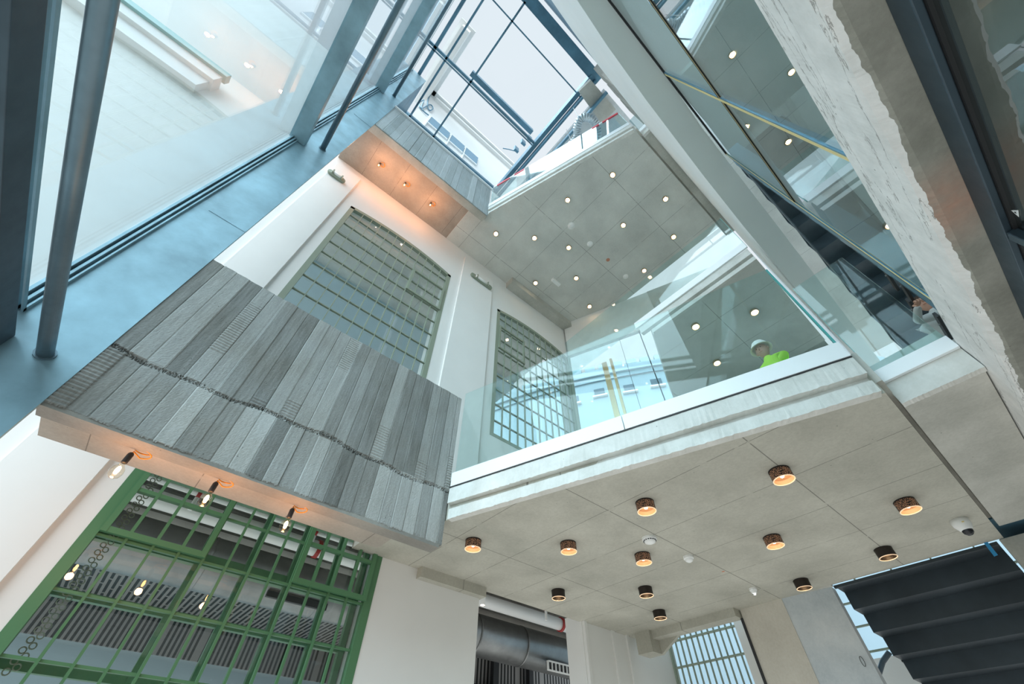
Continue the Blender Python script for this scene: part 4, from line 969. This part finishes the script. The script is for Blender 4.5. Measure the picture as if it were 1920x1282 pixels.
for x, lab in ((-1.03, 'green bulkhead wall light beside the nearer arched window'), (2.83, 'green bulkhead wall light on the pilaster between the arched windows')):
    w_ = 0.19 if x < 0 else 0.33
    t = thing('bulkhead_light', lab, 'wall light', (x, YW-0.045, 9.95))
    bm = B(); n = 16; R_ = 0.075
    prof2 = [(-w_+R_ - R_*math.cos(a_-math.pi/2)*1.0, R_*math.sin(a_-math.pi/2)) for a_ in np.linspace(math.pi, 0, n)] + [(w_-R_ + R_*math.cos(a_), R_*math.sin(a_)) for a_ in np.linspace(-math.pi/2, math.pi/2, n)]
    prof2 = [(-w_+R_+R_*math.cos(a_), R_*math.sin(a_)) for a_ in np.linspace(math.pi/2, 3*math.pi/2, n)] + [(w_-R_+R_*math.cos(a_), R_*math.sin(a_)) for a_ in np.linspace(-math.pi/2, math.pi/2, n)]
    prism_dir(bm, [(a_, 0, b_) for a_, b_ in prof2], (0, -0.05, 0)); ob('housing', bm, 'sage', t, bevel=0.01)
    bm = B(); tube(bm, [(-w_*0.6, -0.055, 0), (w_*0.6, -0.055, 0)], 0.035, 14); ob('diffuser', bm, 'plastic', t, smooth=True)
    bm = B()
    for xx in (-w_*0.5, w_*0.5): box(bm, xx-0.012, xx+0.012, -0.10, -0.04, -0.06, 0.06)
    ob('guard_band', bm, 'sage', t)

# ------------------------------------------------------------------ people
def skinned(name, chains, m, parent, sub=1):
    """chains: list of [(point, radius), ...]; first vertex of the first chain is the root; chains share points by position"""
    me = bpy.data.meshes.new(name); vs, es, rs = [], [], []
    idx = {}
    for ch in chains:
        prev = None
        for p, r in ch:
            k = tuple(round(c, 4) for c in p)
            if k not in idx: idx[k] = len(vs); vs.append(p); rs.append(r)
            if prev is not None and prev != idx[k]: es.append((prev, idx[k]))
            prev = idx[k]
    me.from_pydata(vs, es, []); o = bpy.data.objects.new(name, me); COL.objects.link(o)
    o.modifiers.new('skin', 'SKIN'); o.modifiers.new('sub', 'SUBSURF').levels = sub; o.modifiers['sub'].render_levels = sub+1
    for i, v in enumerate(me.skin_vertices[0].data):
        r = rs[i]; v.radius = (r, r) if not isinstance(r, tuple) else r; v.use_root = (i == 0)
    me.materials.append(M[m]); o.parent = parent
    for p in me.polygons: p.use_smooth = True
    return o
def head(t, c, helmet=None, face=(-1, 0)):
    bm = B(); bmesh.ops.create_uvsphere(bm, u_segments=20, v_segments=14, radius=1)
    fx, fy = face
    for v in bm.verts:
        v.co.x *= 0.078; v.co.y *= 0.078; v.co.z *= 0.112
        if v.co.z < 0: s_ = 1+v.co.z*1.8; v.co.x *= s_; v.co.y *= s_
    o = ob('head', bm, 'skin', t, loc=c, smooth=True)
    f = Vector((fx, fy, 0)).normalized(); sd = Vector((-f.y, f.x, 0))
    ob('nose', one(tube, [f*0.070+Vector((0, 0, 0.02)), f*0.094+Vector((0, 0, -0.018)), f*0.074+Vector((0, 0, -0.026))], [0.007, 0.012, 0.006], 8), 'skin', o, smooth=True)
    for s_ in (-1, 1):
        ob('eye', one(lathe, [(0, 0.009), (0.009, 0), (0, -0.009)], 8, f*0.071+sd*0.029*s_+Vector((0, 0, 0.012))), 'black', o)
        ob('ear', one(lathe, [(0, 0.03), (0.012, 0.01), (0.010, -0.018), (0, -0.03)], 8, sd*0.078*s_), 'skin', o)
    ob('mouth', one(tube, [f*0.068+sd*0.022+Vector((0, 0, -0.050)), f*0.072+Vector((0, 0, -0.052)), f*0.068-sd*0.022+Vector((0, 0, -0.050))], 0.004, 6), 'terracotta', o)
    if helmet:
        h = ob('hard_hat', one(lathe, [(0.135, 0.0), (0.105, 0.012), (0.102, 0.06), (0.075, 0.11), (0.03, 0.132), (0, 0.134)], 28), helmet, t, loc=(c[0], c[1], c[2]+0.03), smooth=True)
    else:
        bm = B(); bmesh.ops.create_uvsphere(bm, u_segments=18, v_segments=12, radius=1)
        for v in bm.verts: v.co = Vector((v.co.x*0.088-f.x*0.010, v.co.y*0.088-f.y*0.010, max(v.co.z, -0.2)*0.115+0.015))
        ob('hair', bm, 'hair', t, loc=c, smooth=True)
    return o
def hand(t, w0, d, up, grip=True, parent=None):
    """five separate curled fingers and a thumb; w0 wrist, d pointing direction, up = back of the hand"""
    d = Vector(d).normalized(); up = Vector(up).normalized(); sd = d.cross(up).normalized(); w0 = Vector(w0)
    kn = w0+d*0.085
    ch = [[(tuple(w0), 0.024), (tuple(w0+d*0.045), (0.034, 0.018)), (tuple(kn), (0.030, 0.014))]]
    o = skinned('palm', ch, 'skin', t, 1)
    ln = (0.036, 0.042, 0.039, 0.030)
    for k in range(4):
        b = kn+sd*(0.030-0.020*k)-d*0.004; l = ln[k]; c1 = b+d*l*0.9-up*0.006
        c2 = c1+(d*0.25-up)*l*0.62; c3 = c2+(-d*0.75-up*0.35)*l*0.5
        skinned('finger', [[(tuple(b), 0.0095), (tuple(c1), 0.009), (tuple(c2), 0.0082), (tuple(c3), 0.007)]], 'skin', t, 1)
    b = w0+d*0.035+sd*0.026; c1 = b+sd*0.022+d*0.018-up*0.016; c2 = c1+d*0.026-up*0.024; c3 = c2-sd*0.006+d*0.012-up*0.018
    skinned('thumb', [[(tuple(b), 0.012), (tuple(c1), 0.0105), (tuple(c2), 0.0095), (tuple(c3), 0.0075)]], 'skin', t, 1)
def person(label, x, y, zf, h, top, legs, face, helmet, arms):
    """standing figure on a floor at zf; arms: list of (elbow, wrist) offsets from the feet, left then right"""
    t = thing('person', label, 'person', (x, y, zf)); s = h/1.75
    f = Vector((face[0], face[1], 0)).normalized(); sd = Vector((-f.y, f.x, 0))
    def P(a, b, z): v = f*a+sd*b; return (v.x*s, v.y*s, z*s)
    pel = P(0, 0, 0.96)
    torso = [(pel, (0.15*s, 0.11*s)), (P(0, 0, 1.12), (0.14*s, 0.10*s)), (P(0, 0, 1.32), (0.165*s, 0.115*s)), (P(0, 0, 1.43), (0.11*s, 0.08*s)), (P(0.01, 0, 1.53), 0.055*s)]
    body = [torso]
    for q in (-1, 1):
        body.append([(pel, (0.15*s, 0.11*s)), (P(0, 0.10*q, 0.90), 0.095*s), (P(0.02, 0.11*q, 0.50), 0.062*s), (P(-0.01, 0.12*q, 0.09), 0.045*s), (P(0.10, 0.13*q, 0.04), 0.045*s)])
    for q, (e_, w_) in zip((-1, 1), arms):
        body.append([(P(0, 0, 1.32), (0.165*s, 0.115*s)), (P(0, 0.19*q, 1.38), 0.062*s), (tuple(e_), 0.046*s), (tuple(w_), 0.034*s)])
    skinned('body', body, top, t, 1)
    tr = []
    for q in (-1, 1):
        tr.append([(P(0, 0, 0.97), (0.16*s, 0.12*s)), (P(0, 0.10*q, 0.88), 0.105*s), (P(0.02, 0.11*q, 0.50), 0.075*s), (P(-0.01, 0.12*q, 0.12), 0.060*s)])
    skinned('trousers', tr, legs, t, 1)
    head(t, P(0.02, 0, 1.63), helmet, face)
    for e_, w_ in arms:
        e_, w_ = Vector(e_), Vector(w_); d = (w_-e_).normalized(); up = Vector((0, 0, 1)) if abs(d.z) < 0.7 else -f
        up = (up-d*up.dot(d)).normalized(); hand(t, w_+d*0.01, d, up)
    return t
fl1 = 3.65
pp = at(1444, 676, 2, 5.02)
person('person in a yellow-green jacket and white hard hat behind the balustrade', pp.x, pp.y, fl1, 1.66, 'hivis', 'jeans', (-1, 0.2), 'plastic', [((-0.02, -0.27, 1.06), (-0.24, -0.20, 1.00)), ((-0.02, 0.27, 1.06), (-0.22, 0.22, 1.02))])
ph = at(1722, 572, 1, -0.93)     # the hand closes on the fourth black bar
px0, py0 = ph.x+0.62, -1.10
ws = Vector((ph.x+0.075-px0, -0.93-py0, ph.z+0.045-3.55))
person('person behind the glass mullion gripping a black bar with one hand', px0, py0, 3.55, 1.70, 'palecloth', 'palecloth', (-1, 0.1), None, [((0.03, -0.27, 1.05), (-0.05, -0.26, 0.82)), (tuple(ws+Vector((0.25, 0.06, 0.02))), tuple(ws))])
